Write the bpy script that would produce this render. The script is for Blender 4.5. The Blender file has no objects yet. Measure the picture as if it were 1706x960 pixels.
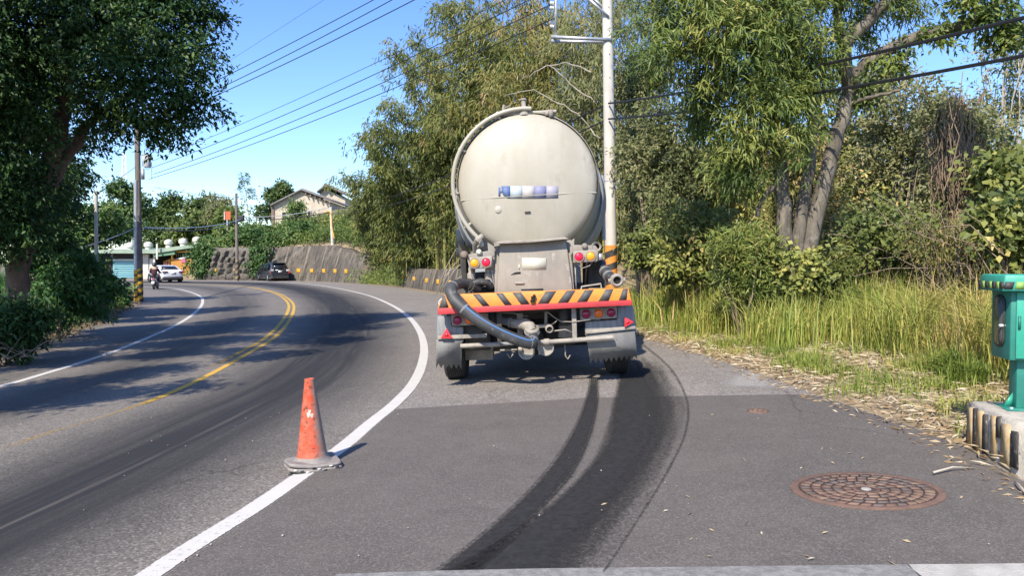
import bpy, bmesh, math, random
import numpy as np
from mathutils import Matrix, Vector
S = bpy.context.scene; COL = S.collection
R = math.radians
rng = np.random.default_rng(7); random.seed(7)
# ---------------------------------------------------------------- camera, sky, sun, exposure
FPX = 1232.0; CH = 1.5; PITCH = math.atan(39/FPX)
cam = bpy.data.objects.new('camera', bpy.data.cameras.new('camera')); COL.objects.link(cam)
cam.location = (0, 0, CH); cam.rotation_euler = (math.pi/2-PITCH, 0, 0)
cam.data.sensor_width = 36; cam.data.lens = 36*FPX/1706; cam.data.clip_start = .05; cam.data.clip_end = 3000
S.camera = cam
SUN_EL = 43.0; SUN_TRAVEL = (0.39, 0.92)          # horizontal direction the light travels
w = bpy.data.worlds.new('World'); S.world = w; w.use_nodes = True
nt = w.node_tree; bg = nt.nodes['Background']; sky = nt.nodes.new('ShaderNodeTexSky')
sky.sky_type = 'NISHITA'; sky.sun_disc = False; sky.sun_elevation = R(SUN_EL)
sky.sun_rotation = math.atan2(-SUN_TRAVEL[0], -SUN_TRAVEL[1]); sky.altitude = 0; sky.air_density = 1.0; sky.dust_density = 0.3; sky.ozone_density = 5.0
hs = nt.nodes.new('ShaderNodeHueSaturation'); hs.inputs['Hue'].default_value = .512; hs.inputs['Saturation'].default_value = 1.14; nt.links.new(sky.outputs[0], hs.inputs['Color']); nt.links.new(hs.outputs[0], bg.inputs[0]); bg.inputs[1].default_value = 0.15
sl = bpy.data.lights.new('sun', 'SUN'); sl.energy = 4.1; sl.angle = R(.53); sl.color = (1, .91, .78)
sun = bpy.data.objects.new('sun', sl); COL.objects.link(sun); sun.location = (-8, -18, 30)
n_ = math.hypot(*SUN_TRAVEL)
sun.rotation_euler = Vector((SUN_TRAVEL[0]/n_*math.cos(R(SUN_EL)), SUN_TRAVEL[1]/n_*math.cos(R(SUN_EL)), -math.sin(R(SUN_EL)))).to_track_quat('-Z', 'Y').to_euler()
S.view_settings.view_transform = 'Standard'; S.view_settings.look = 'None'; S.view_settings.gamma = 1
S.view_settings.exposure = 0.9
S.cycles.max_bounces = 6; S.cycles.transparent_max_bounces = 8
# ---------------------------------------------------------------- geometry of the place
def ss(a, b, x):
    t = np.clip((np.asarray(x, float)-a)/(b-a), 0, 1); return t*t*(3-2*t)
def H(x, y):                                       # banked road surface
    return .035*np.clip(np.asarray(x, float)+.75, -11, 7)*(1-ss(18, 60, y))
def ray(px, py):
    u = (px-853)/FPX; v = (480-py)/FPX
    return np.array([u, math.cos(PITCH)+v*math.sin(PITCH), -math.sin(PITCH)+v*math.cos(PITCH)])
def at(px, py, Y):                                 # measured point at distance Y
    d = ray(px, py); return np.array([0, 0, CH])+d*(Y/d[1])
TT = np.linspace(1.5, 200, 12000)
def gp(px, py):                                    # measured point on the ground
    d = ray(px, py); P = d[None]*TT[:, None]
    i = int(np.argmax(P[:, 2]+CH-H(P[:, 0], P[:, 1]) < 0)); p = P[i]
    return np.array([p[0], p[1], float(H(p[0], p[1]))])
def resample(pts, n):
    P = np.array(pts, float)[:, :2]
    # smooth: Chaikin x3
    for _ in range(3):
        a, b = P[:-1], P[1:]
        Q = np.empty((2*len(a), 2)); Q[0::2] = .75*a+.25*b; Q[1::2] = .25*a+.75*b
        P = np.vstack([P[:1], Q, P[-1:]])
    d = np.r_[0, np.cumsum(np.hypot(*np.diff(P, axis=0).T))]
    t = np.linspace(0, d[-1], n)
    return np.c_[np.interp(t, d, P[:, 0]), np.interp(t, d, P[:, 1])]
RW = [(-2.9, -15), (-2.2, 0)]+[tuple(gp(*q)[:2]) for q in [(248,960),(328,907),(428,847),(509,789),(570,748),(620,703),(654,678),(688,643),(704,609),(708,577),(699,550),(681,527),(654,508.5),(617,492.5),(571,482),(526,475)]]+[(-18.9, 62.2), (-23, 65.2), (-30, 67.5), (-60, 69.5)]
LW = [(-7.6, -15), (-7.1, 0)]+[tuple(gp(*q)[:2]) for q in [(0,646),(69,625),(137,604.6),(197,584),(247,563),(293,543),(325,522),(339,506),(336,494),(315,486),(293,481)]]+[(-24.5, 51), (-31, 53.5), (-60, 55.5)]
YL = [(-5.2, -15), (-4.8, 0)]+[tuple(gp(*q)[:2]) for q in [(0,745),(65,722),(158,696),(249,666),(315,637),(366,611),(411,586),(448,566),(471,543),(485,520),(486,506),(473,494),(453,486),(425,480)]]+[(-19, 52), (-23, 56), (-31, 59.5), (-60, 62)]
LE = [(-9.4, -15), (-9.0, 0), (-9.3, 8)]+[tuple(gp(*q)[:2]) for q in [(0,597),(37,586),(100,562),(140,550),(195,525),(225,506)]]+[(-21, 41), (-27, 46), (-34, 48.5), (-60, 50)]
RE = [(3.6, -15), (3.5, 0)]+[tuple(gp(*q)[:2]) for q in [(1706,812),(1640,757),(1500,705),(1350,655),(1200,600),(1085,566)]]+[(1.4, 20), (-.4, 28), (-2.9, 36.5), (-7.4, 49.5), (-11, 56), (-15.5, 63), (-21, 69), (-30, 72.5), (-60, 75)]
NS = 240
rw, lw, yl, le, re_ = (resample(l, NS) for l in (RW, LW, YL, LE, RE))
# ---------------------------------------------------------------- helpers
def tag(o, label=None, cat=None, group=None, kind=None):
    if label: o['label'] = label
    if cat: o['category'] = cat
    if group: o['group'] = group
    if kind: o['kind'] = kind
    return o
WM = {}
def wmat(o): return WM.get(o.name, Matrix.Identity(4))
def thing(name, label, cat, loc=(0, 0, 0), rot=(0, 0, 0), group=None):
    o = bpy.data.objects.new(name, None); COL.objects.link(o); o.empty_display_size = .2
    o.location = [float(c) for c in loc]; o.rotation_euler = rot
    WM[o.name] = Matrix.Translation(o.location) @ o.rotation_euler.to_matrix().to_4x4()
    return tag(o, label, cat, group)
def npmesh(name, V, F, mat, parent=None, smooth=False, world=False, attr=None, uv=None):
    """V (n,3); F list/array of faces"""
    V = np.asarray(V, np.float64)
    if parent is not None and world:
        M = np.array(wmat(parent).inverted()); V = V @ M[:3, :3].T + M[:3, 3]
    me = bpy.data.meshes.new(name)
    if isinstance(F, np.ndarray) and F.ndim == 2:
        k = F.shape[1]; tot = np.full(len(F), k, np.int32); flat = F.ravel().astype(np.int32)
    else:
        tot = np.array([len(f) for f in F], np.int32); flat = np.array([i for f in F for i in f], np.int32)
    me.vertices.add(len(V)); me.vertices.foreach_set('co', V.astype(np.float32).ravel())
    me.loops.add(len(flat)); me.loops.foreach_set('vertex_index', flat)
    me.polygons.add(len(tot)); me.polygons.foreach_set('loop_start', np.r_[0, np.cumsum(tot)[:-1]].astype(np.int32)); me.polygons.foreach_set('loop_total', tot)
    if uv is not None:
        l = me.uv_layers.new(name='UVMap'); l.data.foreach_set('uv', np.asarray(uv, np.float32)[flat].ravel())
    if attr is not None:
        a = me.attributes.new('tint', 'FLOAT', 'POINT'); a.data.foreach_set('value', np.asarray(attr, np.float32))
    me.update(calc_edges=True); me.validate()
    if smooth: me.polygons.foreach_set('use_smooth', np.ones(len(me.polygons), bool))
    me.materials.append(mat)
    o = bpy.data.objects.new(name, me); COL.objects.link(o)
    if parent is not None:
        o.parent = parent; WM[o.name] = wmat(parent)
    return o
class MB:
    def __init__(s): s.v = []; s.f = []
    def add(s, V, F):
        b = len(s.v); s.v += [tuple(float(c) for c in p) for p in V]; s.f += [tuple(int(i)+b for i in f) for f in F]; return s
    def box(s, c, d, M=None, taper=1.0):
        x, y, z = d[0]/2, d[1]/2, d[2]/2
        V = [Vector((sx*x*(taper if sz > 0 else 1), sy*y*(taper if sz > 0 else 1), sz*z)) for sz in (-1, 1) for sx, sy in ((-1,-1),(1,-1),(1,1),(-1,1))]
        if M is not None: V = [M @ p for p in V]
        V = [p+Vector(c) for p in V]
        return s.add(V, [(3,2,1,0),(4,5,6,7),(0,1,5,4),(1,2,6,5),(2,3,7,6),(3,0,4,7)])
    def tube(s, P, r, n=8, cap=True):
        P = [Vector(p) for p in P]; r = [r]*len(P) if np.isscalar(r) else list(r)
        V = []; F = []; ref = None
        for i, p in enumerate(P):
            d = ((P[min(i+1, len(P)-1)]-P[max(i-1, 0)])).normalized()
            if ref is None: ref = d.orthogonal().normalized()
            a = (ref-d*ref.dot(d)); a = a.normalized() if a.length > 1e-6 else d.orthogonal().normalized(); ref = a; b = d.cross(a)
            for k in range(n):
                t = 2*math.pi*k/n; V.append(p+(a*math.cos(t)+b*math.sin(t))*r[i])
        for i in range(len(P)-1):
            for k in range(n):
                F.append((i*n+k, i*n+(k+1) % n, (i+1)*n+(k+1) % n, (i+1)*n+k))
        if cap: F += [tuple(range(n-1, -1, -1)), tuple((len(P)-1)*n+k for k in range(n))]
        return s.add(V, F)
    def lathe(s, prof, n=24, M=None, ang=(0, 2*math.pi)):          # prof: (r, z) about local z
        full = abs(ang[1]-ang[0]-2*math.pi) < 1e-6; m = n if full else n+1
        V = []; F = []
        for r, z in prof:
            for k in range(m):
                t = ang[0]+(ang[1]-ang[0])*k/n; V.append(Vector((r*math.cos(t), r*math.sin(t), z)))
        if M is not None: V = [M @ p for p in V]
        for i in range(len(prof)-1):
            for k in range(n):
                F.append((i*m+k, i*m+(k+1) % m, (i+1)*m+(k+1) % m, (i+1)*m+k))
        return s.add(V, F)
    def prism(s, poly, t):                                         # poly: 3d points, extruded by vector t
        n = len(poly); V = [Vector(p) for p in poly]+[Vector(p)+Vector(t) for p in poly]
        F = [tuple(range(n-1, -1, -1)), tuple(range(n, 2*n))]+[(i, (i+1) % n, n+(i+1) % n, n+i) for i in range(n)]
        return s.add(V, F)
    def build(s, name, mat, parent=None, smooth=False, world=False, bevel=0, label=None):
        o = npmesh(name, np.array(s.v), s.f, mat, parent, smooth, world)
        if smooth: 
            try: o.data.set_sharp_from_angle(angle=R(40))
            except Exception: pass
        if bevel:
            m = o.modifiers.new('bevel', 'BEVEL'); m.width = bevel; m.segments = 2; m.limit_method = 'ANGLE'
        if label: o['label'] = label
        return o
def dup(o, parent=None, loc=None, rot=None):
    c = o.copy(); COL.objects.link(c)
    if parent is not None: c.parent = parent; WM[c.name] = wmat(parent)
    if loc is not None: c.location = loc
    if rot is not None: c.rotation_euler = rot
    return c
# ---------------------------------------------------------------- materials
def M(name, c, c2=None, sc=4., rough=.6, metal=0., bump=0., bsc=80., c3=None, sc3=30., f3=.62, spec=.5, stretch=None, trans=0., lo=.38, hi=.62, side=None):
    m = bpy.data.materials.new(name); m.use_nodes = True; t = m.node_tree; b = t.nodes['Principled BSDF']
    L = t.links.new
    tc = t.nodes.new('ShaderNodeTexCoord'); co = tc.outputs['Object']
    if stretch:
        mp = t.nodes.new('ShaderNodeMapping'); mp.inputs['Scale'].default_value = stretch; L(co, mp.inputs[0]); co2 = mp.outputs[0]
    else: co2 = co
    def rgba(x): return (*x, 1)
    def noise(sc, det=6., vec=None, rg=.6):
        n = t.nodes.new('ShaderNodeTexNoise'); n.inputs['Scale'].default_value = sc; n.inputs['Detail'].default_value = det; n.inputs['Roughness'].default_value = rg; L(vec or co, n.inputs['Vector']); return n
    def ramp(src, a, bb):
        r = t.nodes.new('ShaderNodeMapRange'); r.inputs[1].default_value = a; r.inputs[2].default_value = bb; L(src, r.inputs[0]); return r.outputs[0]
    def mix(f, A, B):
        x = t.nodes.new('ShaderNodeMix'); x.data_type = 'RGBA'; L(f, x.inputs[0])
        for k, q in ((6, A), (7, B)):
            if isinstance(q, tuple): x.inputs[k].default_value = rgba(q)
            else: L(q, x.inputs[k])
        return x.outputs[2]
    col = c
    if c2: col = mix(ramp(noise(sc, vec=co2).outputs[0], lo, hi), c, c2)
    if c3: col = mix(ramp(noise(sc3, vec=co2, rg=.7).outputs[0], f3, f3+.08), col, c3)
    if side:                                         # weathered on one side of the object
        dv, lo_, hi_, cc, nz = side; dp = t.nodes.new('ShaderNodeVectorMath'); dp.operation = 'DOT_PRODUCT'; L(tc.outputs['Normal'], dp.inputs[0]); dp.inputs[1].default_value = dv
        ad = t.nodes.new('ShaderNodeMath'); ad.operation = 'MULTIPLY_ADD'; L(noise(nz, 8., rg=.75).outputs[0], ad.inputs[0]); ad.inputs[1].default_value = 1.1; L(dp.outputs['Value'], ad.inputs[2])
        col = mix(ramp(ad.outputs[0], lo_, hi_), col, cc)
    if isinstance(col, tuple): b.inputs['Base Color'].default_value = rgba(col)
    else: L(col, b.inputs['Base Color'])
    b.inputs['Roughness'].default_value = rough; b.inputs['Metallic'].default_value = metal; b.inputs['Specular IOR Level'].default_value = spec
    if bump:
        bp = t.nodes.new('ShaderNodeBump'); bp.inputs['Strength'].default_value = bump; bp.inputs['Distance'].default_value = .02
        L(noise(bsc, 8.).outputs[0], bp.inputs['Height']); L(bp.outputs[0], b.inputs['Normal'])
    return m
def leafmat(name, stops, trans=.3, rough=.5, spec=.3):
    m = bpy.data.materials.new(name); m.use_nodes = True; t = m.node_tree; b = t.nodes['Principled BSDF']; L = t.links.new
    a = t.nodes.new('ShaderNodeAttribute'); a.attribute_name = 'tint'
    r = t.nodes.new('ShaderNodeValToRGB'); e = r.color_ramp.elements
    while len(e) < len(stops): e.new(.5)
    for k, (p, c) in enumerate(stops): e[k].position = p; e[k].color = (*c, 1)
    L(a.outputs['Fac'], r.inputs[0]); L(r.outputs[0], b.inputs['Base Color'])
    b.inputs['Roughness'].default_value = rough; b.inputs['Specular IOR Level'].default_value = spec
    tr = t.nodes.new('ShaderNodeBsdfTranslucent'); L(r.outputs[0], tr.inputs[0])
    mx = t.nodes.new('ShaderNodeMixShader'); mx.inputs[0].default_value = trans
    L(b.outputs[0], mx.inputs[1]); L(tr.outputs[0], mx.inputs[2]); L(mx.outputs[0], t.nodes['Material Output'].inputs[0])
    return m
#@@MATERIALS
m_conc = M('concrete', (.36,.34,.30), (.25,.235,.21), 3, .85, bump=.3, bsc=60, c3=(.12,.11,.1), sc3=9, f3=.6)
m_pole = M('pole_concrete', (.58,.54,.47), (.46,.43,.37), 3, .8, bump=.15, bsc=40, stretch=(1,1,.3))
m_pole2 = M('old_pole', (.20,.17,.14), (.12,.10,.085), 5, .85, bump=.2, stretch=(2,2,.3))
m_galv = M('galvanised', (.55,.57,.58), (.42,.44,.45), 8, .45, .6)
m_yel = M('yellow_paint', (.72,.40,.03), (.60,.32,.03), 6, .6, c3=(.25,.17,.06), sc3=14, f3=.6)
m_org = M('orange_paint', (.75,.28,.04), (.62,.22,.04), 6, .55, c3=(.24,.17,.11), sc3=9, f3=.61)
m_blk = M('black_paint', (.025,.025,.025), (.055,.05,.045), 8, .6)
m_wire = M('cable_black', (.012,.012,.013), rough=.6)
m_white = M('white_paint', (.70,.69,.64), (.60,.58,.52), 3, .7, c3=(.28,.27,.25), sc3=22, f3=.62, bump=.2, bsc=90)
m_bark = M('bark_grey', (.19,.165,.125), (.10,.085,.065), 6, .9, bump=.8, bsc=18, stretch=(1,1,.35))
m_barkr = M('bark_red', (.20,.125,.085), (.10,.065,.045), 5, .9, bump=.8, bsc=18, stretch=(1,1,.35))
m_twig = M('twig', (.27,.21,.15), (.17,.13,.09), 3, .9)
m_twigp = M('twig_pale', (.42,.38,.31), (.30,.26,.2), 3, .9)
m_culm = M('bamboo_culm', (.34,.27,.07), (.22,.22,.07), 1.5, .5)
m_soil = M('soil', (.26,.195,.115), (.17,.13,.075), 2.5, .95, bump=.7, bsc=25, c3=(.30,.235,.15), sc3=40, f3=.55)
m_hill = M('hill_soil', (.11,.11,.045), (.17,.13,.07), .8, .95, bump=.6, bsc=6)
#@@GROUND
# ---------------------------------------------------------------- road
def asphalt(name, base, dark, speck, lanes=None, coarse=160., patch=0.6, rough=.85, bumps=.35):
    m = bpy.data.materials.new(name); m.use_nodes = True; t = m.node_tree; b = t.nodes['Principled BSDF']; L = t.links.new
    tc = t.nodes.new('ShaderNodeTexCoord'); co = tc.outputs['Object']
    def noise(sc, det=5., rg=.6, v=co):
        n = t.nodes.new('ShaderNodeTexNoise'); n.inputs['Scale'].default_value = sc; n.inputs['Detail'].default_value = det; n.inputs['Roughness'].default_value = rg; L(v, n.inputs['Vector']); return n.outputs[0]
    def mr(src, a, bb, c=0., d=1.):
        r = t.nodes.new('ShaderNodeMapRange'); r.inputs[1].default_value = a; r.inputs[2].default_value = bb; r.inputs[3].default_value = c; r.inputs[4].default_value = d; L(src, r.inputs[0]); return r.outputs[0]
    def mix(f, A, B):
        x = t.nodes.new('ShaderNodeMix'); x.data_type = 'RGBA'; L(f, x.inputs[0])
        for k, q in ((6, A), (7, B)):
            if isinstance(q, tuple): x.inputs[k].default_value = (*q, 1)
            else: L(q, x.inputs[k])
        return x.outputs[2]
    col = mix(mr(noise(patch, 4), .35, .65), base, tuple(.8*c for c in base))
    col = mix(mr(noise(patch*5, 6, .7), .45, .75, 0, .55), col, tuple(1.3*c for c in base))
    col = mix(mr(noise(patch*2.2, 5, .7), .56, .72, 0, .5), col, tuple(.62*c for c in base))
    cv = t.nodes.new('ShaderNodeTexVoronoi'); cv.feature = 'DISTANCE_TO_EDGE'; cv.inputs['Scale'].default_value = .33
    wv = t.nodes.new('ShaderNodeMix'); wv.data_type = 'VECTOR'; wv.inputs[0].default_value = .18; L(co, wv.inputs[4]); wn = t.nodes.new('ShaderNodeTexNoise'); wn.inputs['Scale'].default_value = 2.2; wn.inputs['Detail'].default_value = 6; L(co, wn.inputs['Vector']); L(wn.outputs['Color'], wv.inputs[5]); L(wv.outputs[1], cv.inputs['Vector'])
    ck = t.nodes.new('ShaderNodeMath'); ck.operation = 'MULTIPLY'; L(mr(cv.outputs['Distance'], .006, .001, 0, .75), ck.inputs[0]); L(mr(noise(.45, 3), .52, .6), ck.inputs[1])
    col = mix(ck.outputs[0], col, tuple(.3*c for c in base))
    vo = t.nodes.new('ShaderNodeTexVoronoi'); vo.inputs['Scale'].default_value = coarse; L(co, vo.inputs['Vector'])
    sep = t.nodes.new('ShaderNodeSeparateColor'); L(vo.outputs['Color'], sep.inputs[0])
    col = mix(mr(sep.outputs[0], .55, 1., 0, .75), col, speck)
    col = mix(mr(sep.outputs[1], .6, 1., 0, .7), col, dark)
    if lanes:                                       # worn oily bands that follow the lanes (uv x = metres across)
        uv = t.nodes.new('ShaderNodeUVMap'); su = t.nodes.new('ShaderNodeSeparateXYZ'); L(uv.outputs[0], su.inputs[0])
        st = t.nodes.new('ShaderNodeMapping'); st.inputs['Scale'].default_value = (4., .12, 1); L(uv.outputs[0], st.inputs[0])
        streak = noise(1., 5., .65, st.outputs[0])
        tot = None
        for c, wd, k in lanes:
            s1 = t.nodes.new('ShaderNodeMath'); s1.operation = 'SUBTRACT'; L(su.outputs[0], s1.inputs[0]); s1.inputs[1].default_value = c
            s2 = t.nodes.new('ShaderNodeMath'); s2.operation = 'ABSOLUTE'; L(s1.outputs[0], s2.inputs[0])
            g = mr(s2.outputs[0], wd, wd*.25, 0, k)
            if tot is None: tot = g
            else:
                a = t.nodes.new('ShaderNodeMath'); a.operation = 'MAXIMUM'; L(tot, a.inputs[0]); L(g, a.inputs[1]); tot = a.outputs[0]
        mu = t.nodes.new('ShaderNodeMath'); mu.operation = 'MULTIPLY'; L(tot, mu.inputs[0]); L(mr(streak, .3, .62, .78, 1.1), mu.inputs[1]); mu.use_clamp = True
        col = mix(mu.outputs[0], col, (.022,.021,.021))
        col = mix(mr(streak, .6, .72, 0, .35), col, tuple(1.35*c for c in base))
    L(col, b.inputs['Base Color']); b.inputs['Roughness'].default_value = rough; b.inputs['Specular IOR Level'].default_value = .35
    bp = t.nodes.new('ShaderNodeBump'); bp.inputs['Strength'].default_value = bumps; bp.inputs['Distance'].default_value = .012
    L(noise(coarse*.7, 4, .7), bp.inputs['Height']); L(bp.outputs[0], b.inputs['Normal'])
    return m
m_asph = asphalt('asphalt_worn', (.165,.146,.122), (.062,.056,.049), (.31,.285,.25), lanes=[(3.4,1.2,.6),(7.1,1.5,1.0),(.9,.8,.35)], coarse=75)
m_shld = asphalt('asphalt_coarse', (.205,.183,.157), (.10,.092,.082), (.37,.34,.30), coarse=60, patch=.9)
m_new = asphalt('asphalt_new', (.115,.101,.086), (.068,.06,.053), (.20,.18,.16), coarse=130, patch=.7, bumps=.2)
def strip(name, rows, mat, kind=None, dz=0., parent=None, uvx=None):
    """rows: list of (n,2) polylines left to right"""
    k = len(rows); n = len(rows[0]); A = np.stack(rows, 1)               # n,k,2
    Z = H(A[..., 0], A[..., 1])+dz
    V = np.concatenate([A, Z[..., None]], 2).reshape(-1, 3)
    i = np.arange(n-1)[:, None]*k+np.arange(k-1)[None]
    F = np.stack([i, i+1, i+k+1, i+k], -1).reshape(-1, 4)
    mid = A[:, k//2]; d = np.r_[0, np.cumsum(np.hypot(*np.diff(mid, axis=0).T))]
    if uvx is None: uvx = np.arange(k)
    uv = np.stack(np.broadcast_arrays(np.asarray(uvx, float)[None, :], d[:, None]), -1).reshape(-1, 2)
    o = npmesh(name, V, F, mat, parent, True, uv=uv)
    if kind: o['kind'] = kind
    return o
def between(a, b, m): return [a*(1-f)+b*f for f in np.linspace(0, 1, m+1)]
rows = between(le, lw, 4)+between(lw, yl, 6)[1:]+between(yl, rw, 6)[1:]
strip('road', rows, m_asph, 'structure', uvx=np.r_[np.linspace(-1.5, 1.7, 5)[:-1]*.6, np.linspace(1.9, 5.3, 7)[:-1], np.linspace(5.5, 8.8, 7)])
strip('road_shoulder', between(rw, re_, 6), m_shld, 'structure')
def offs(P, d):
    T = np.gradient(P, axis=0); T /= np.linalg.norm(T, axis=1)[:, None]; return P+np.c_[T[:, 1], -T[:, 0]]*d
def alphamat(name, c, c2, sc, ragged=.5, rough=.75):                       # worn paint or stain with ragged gaps; uv x = 0..1 across
    m = bpy.data.materials.new(name); m.use_nodes = True; t = m.node_tree; b = t.nodes['Principled BSDF']; L = t.links.new
    tc = t.nodes.new('ShaderNodeTexCoord')
    def noise(sc, det=6, rg=.65, v=tc.outputs['Object']):
        n = t.nodes.new('ShaderNodeTexNoise'); n.inputs['Scale'].default_value = sc; n.inputs['Detail'].default_value = det; n.inputs['Roughness'].default_value = rg; L(v, n.inputs['Vector']); return n.outputs[0]
    mx = t.nodes.new('ShaderNodeMix'); mx.data_type = 'RGBA'; L(noise(sc), mx.inputs[0]); mx.inputs[6].default_value = (*c, 1); mx.inputs[7].default_value = (*c2, 1)
    L(mx.outputs[2], b.inputs['Base Color']); b.inputs['Roughness'].default_value = rough; b.inputs['Specular IOR Level'].default_value = .2
    uv = t.nodes.new('ShaderNodeUVMap'); su = t.nodes.new('ShaderNodeSeparateXYZ'); L(uv.outputs[0], su.inputs[0])
    a = t.nodes.new('ShaderNodeMath'); a.operation = 'ADD'; L(noise(sc*6 if sc < 20 else sc*1.6, 7, .8), a.inputs[0])
    L(su.outputs[1], a.inputs[1])                                          # uv y carries the local strength -.5..+.5
    g = t.nodes.new('ShaderNodeMapRange'); g.inputs[1].default_value = .5-ragged*.15; g.inputs[2].default_value = .5+ragged*.15; L(a.outputs[0], g.inputs[0])
    L(g.outputs[0], b.inputs['Alpha'])
    return m
def painted(name, P, width, mat, strength, dz=.005, kind='structure', jit=0., label=None):
    n = len(P); rows = [offs(P, width*(f-.5)) for f in (0, .06, .5, .94, 1)]
    A = np.stack(rows, 1); Z = H(A[..., 0], A[..., 1])+dz; V = np.concatenate([A, Z[..., None]], 2).reshape(-1, 3)
    i = np.arange(n-1)[:, None]*5+np.arange(4)[None]; F = np.stack([i, i+1, i+6, i+5], -1).reshape(-1, 4)
    st = np.asarray(strength, float) if not np.isscalar(strength) else np.full(n, float(strength))
    prof = np.array([-.22, 0, 0, 0, -.22])[None]+st[:, None]
    uv = np.stack([np.broadcast_to(np.linspace(0, 1, 5)[None], prof.shape), prof], -1).reshape(-1, 2)
    return tag(npmesh(name, V, F, mat, None, True, uv=uv), label, kind=kind)
m_wline = alphamat('white_line_paint', (.58,.56,.51), (.46,.44,.40), 5, .5)
m_yline = alphamat('yellow_line_paint', (.62,.38,.05), (.42,.27,.07), 5, .6)
big = lambda P: resample(P, 700)
rwb = big(RW); painted('edge_line', rwb, .147, m_wline, np.where(rwb[:, 1] < 4.5, .13, .19))
painted('edge_line', big(LW), .13, m_wline, .30)
ylb = big(YL)
st = np.interp(ylb[:, 1], [0, 6.2, 6.8, 7.4, 8.4, 8.9, 9.6, 60], [-.4, -.2, -.06, -.1, -.07, .1, .26, .26])
painted('centre_line', offs(ylb, .10), .11, m_yline, st)
st = np.interp(ylb[:, 1], [0, 6.3, 8, 11, 13, 15, 18, 60], [-.4, -.22, -.2, -.16, .0, .15, .26, .28])
painted('centre_line', offs(ylb, -.10), .11, m_yline, st)
def poly_sheet(name, pts, mat, dz, kind='structure', grid=None):
    V = [(p[0], p[1], float(H(p[0], p[1]))+dz) for p in pts]
    return tag(npmesh(name, np.array(V), [tuple(range(len(V)))], mat), kind=kind)
rwo = offs(rwb, .085); sel = (rwb[:, 1] > 1.5) & (rwb[:, 1] < gp(655, 683)[1])
ptop = [gp(*q) for q in [(655,683.5),(760,677),(860,671.5),(985,664),(1100,661.5),(1215,660),(1333,658)]]
reb = big(RE); selr = (reb[:, 1] < ptop[-1][1]) & (reb[:, 1] > 1.5)
poly_sheet('asphalt_patch', [tuple(p) for p in rwo[sel]]+ptop+[tuple(p) for p in offs(reb, -.02)[selr][::-1]], m_new, .004)
# concrete gutter strip at the driveway mouth, below the picture's lower edge
gl = [gp(x, y) for x, y in [(560, 962), (720, 957), (900, 952), (1200, 948), (1510, 946)]]
poly_sheet('gutter_slab', gl+[gl[-1]*np.array([1, 0, 1])+np.array([0, 2.6, 0]), gl[0]*np.array([1, 0, 1])+np.array([0, 2.6, 0])], M('gutter_concrete', (.26,.25,.23), (.17,.165,.155), 20, .9, bump=.5, bsc=90, c3=(.1,.1,.1), sc3=50), .009)
g2 = [gp(x, y) for x, y in [(1514, 946), (1600, 945), (1706, 944), (1800, 943)]]
poly_sheet('gutter_slab', g2+[(3.6, 2.6, 0), (g2[0][0]-.15, 2.6, 0)], M('gutter_concrete_pale', (.44,.42,.37), (.34,.32,.28), 9, .9, bump=.4, bsc=70), .009)
# wet tyre tracks
def stain(name, Lp, Rp, mat, sl, n=120, m=10, prof=None, dz=.0075):
    A = resample([gp(*q)[:2] for q in Lp], n); B = resample([gp(*q)[:2] for q in Rp], n)
    rws = between(A, B, m); G = np.stack(rws, 1); Z = H(G[..., 0], G[..., 1])+dz
    V = np.concatenate([G, Z[..., None]], 2).reshape(-1, 3); k = m+1
    i = np.arange(n-1)[:, None]*k+np.arange(k-1)[None]; F = np.stack([i, i+1, i+k+1, i+k], -1).reshape(-1, 4)
    t = np.linspace(0, 1, n)[:, None]; u = np.linspace(0, 1, k)[None]
    s = sl(t, u); uv = np.stack([np.broadcast_to(u, s.shape), s], -1).reshape(-1, 2)
    return tag(npmesh(name, V, F, mat, None, True, uv=uv), kind='structure')
m_wet = alphamat('wet_asphalt', (.004,.004,.004), (.05,.048,.045), 22, 1.5, .8)
edge = lambda u, a, b: np.minimum(u/a, (1-u)/b).clip(0, 1)
stain('wet_tyre_track', [(716,958),(800,893),(860,838),(905,790),(940,741),(962,700),(975,664),(978,630)], [(800,958),(868,893),(920,840),(962,792),(985,741),(996,700),(1000,664),(1002,630)], m_wet,
      lambda t, u: -.24+.52*edge(u, .35, .35)**.8-.22*ss(.72, 1., t)+.07*np.sin(u*45), m=24)
stain('wet_tyre_track', [(735,957),(830,905),(905,850),(960,800),(998,750),(1012,700),(1020,664),(1022,635)], [(1010,958),(1060,880),(1110,800),(1140,740),(1150,700),(1148,664),(1118,610),(1070,572)], m_wet,
      lambda t, u: -.24+.52*edge(u, .16, .6)**.8-.26*ss(.72, 1., t)-.06*ss(.5, 1, u)+.05*np.sin(u*38+t*3)*np.sin(t*17+u*4), m=24)
stain('wet_tyre_track', [(1002,958),(1052,880),(1102,800),(1134,740),(1144,700),(1142,664),(1116,615),(1066,575)], [(1010,958),(1060,880),(1110,800),(1141,740),(1151,700),(1149,664),(1122,612),(1072,572)], m_wet,
      lambda t, u: -.25+.22*edge(u, .5, .5)+0*t, m=4, dz=.010)
m_dust = alphamat('pale_dust', (.42,.40,.36), (.33,.31,.28), 8, 1.2)
stain('dust_patch', [(1190,648),(1200,632),(1250,620)], [(1310,652),(1290,630),(1268,622)], m_dust, lambda t, u: -.18+.24*edge(u, .3, .3)*np.minimum(t/.2, (1-t)/.2).clip(0, 1), m=10)
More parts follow.
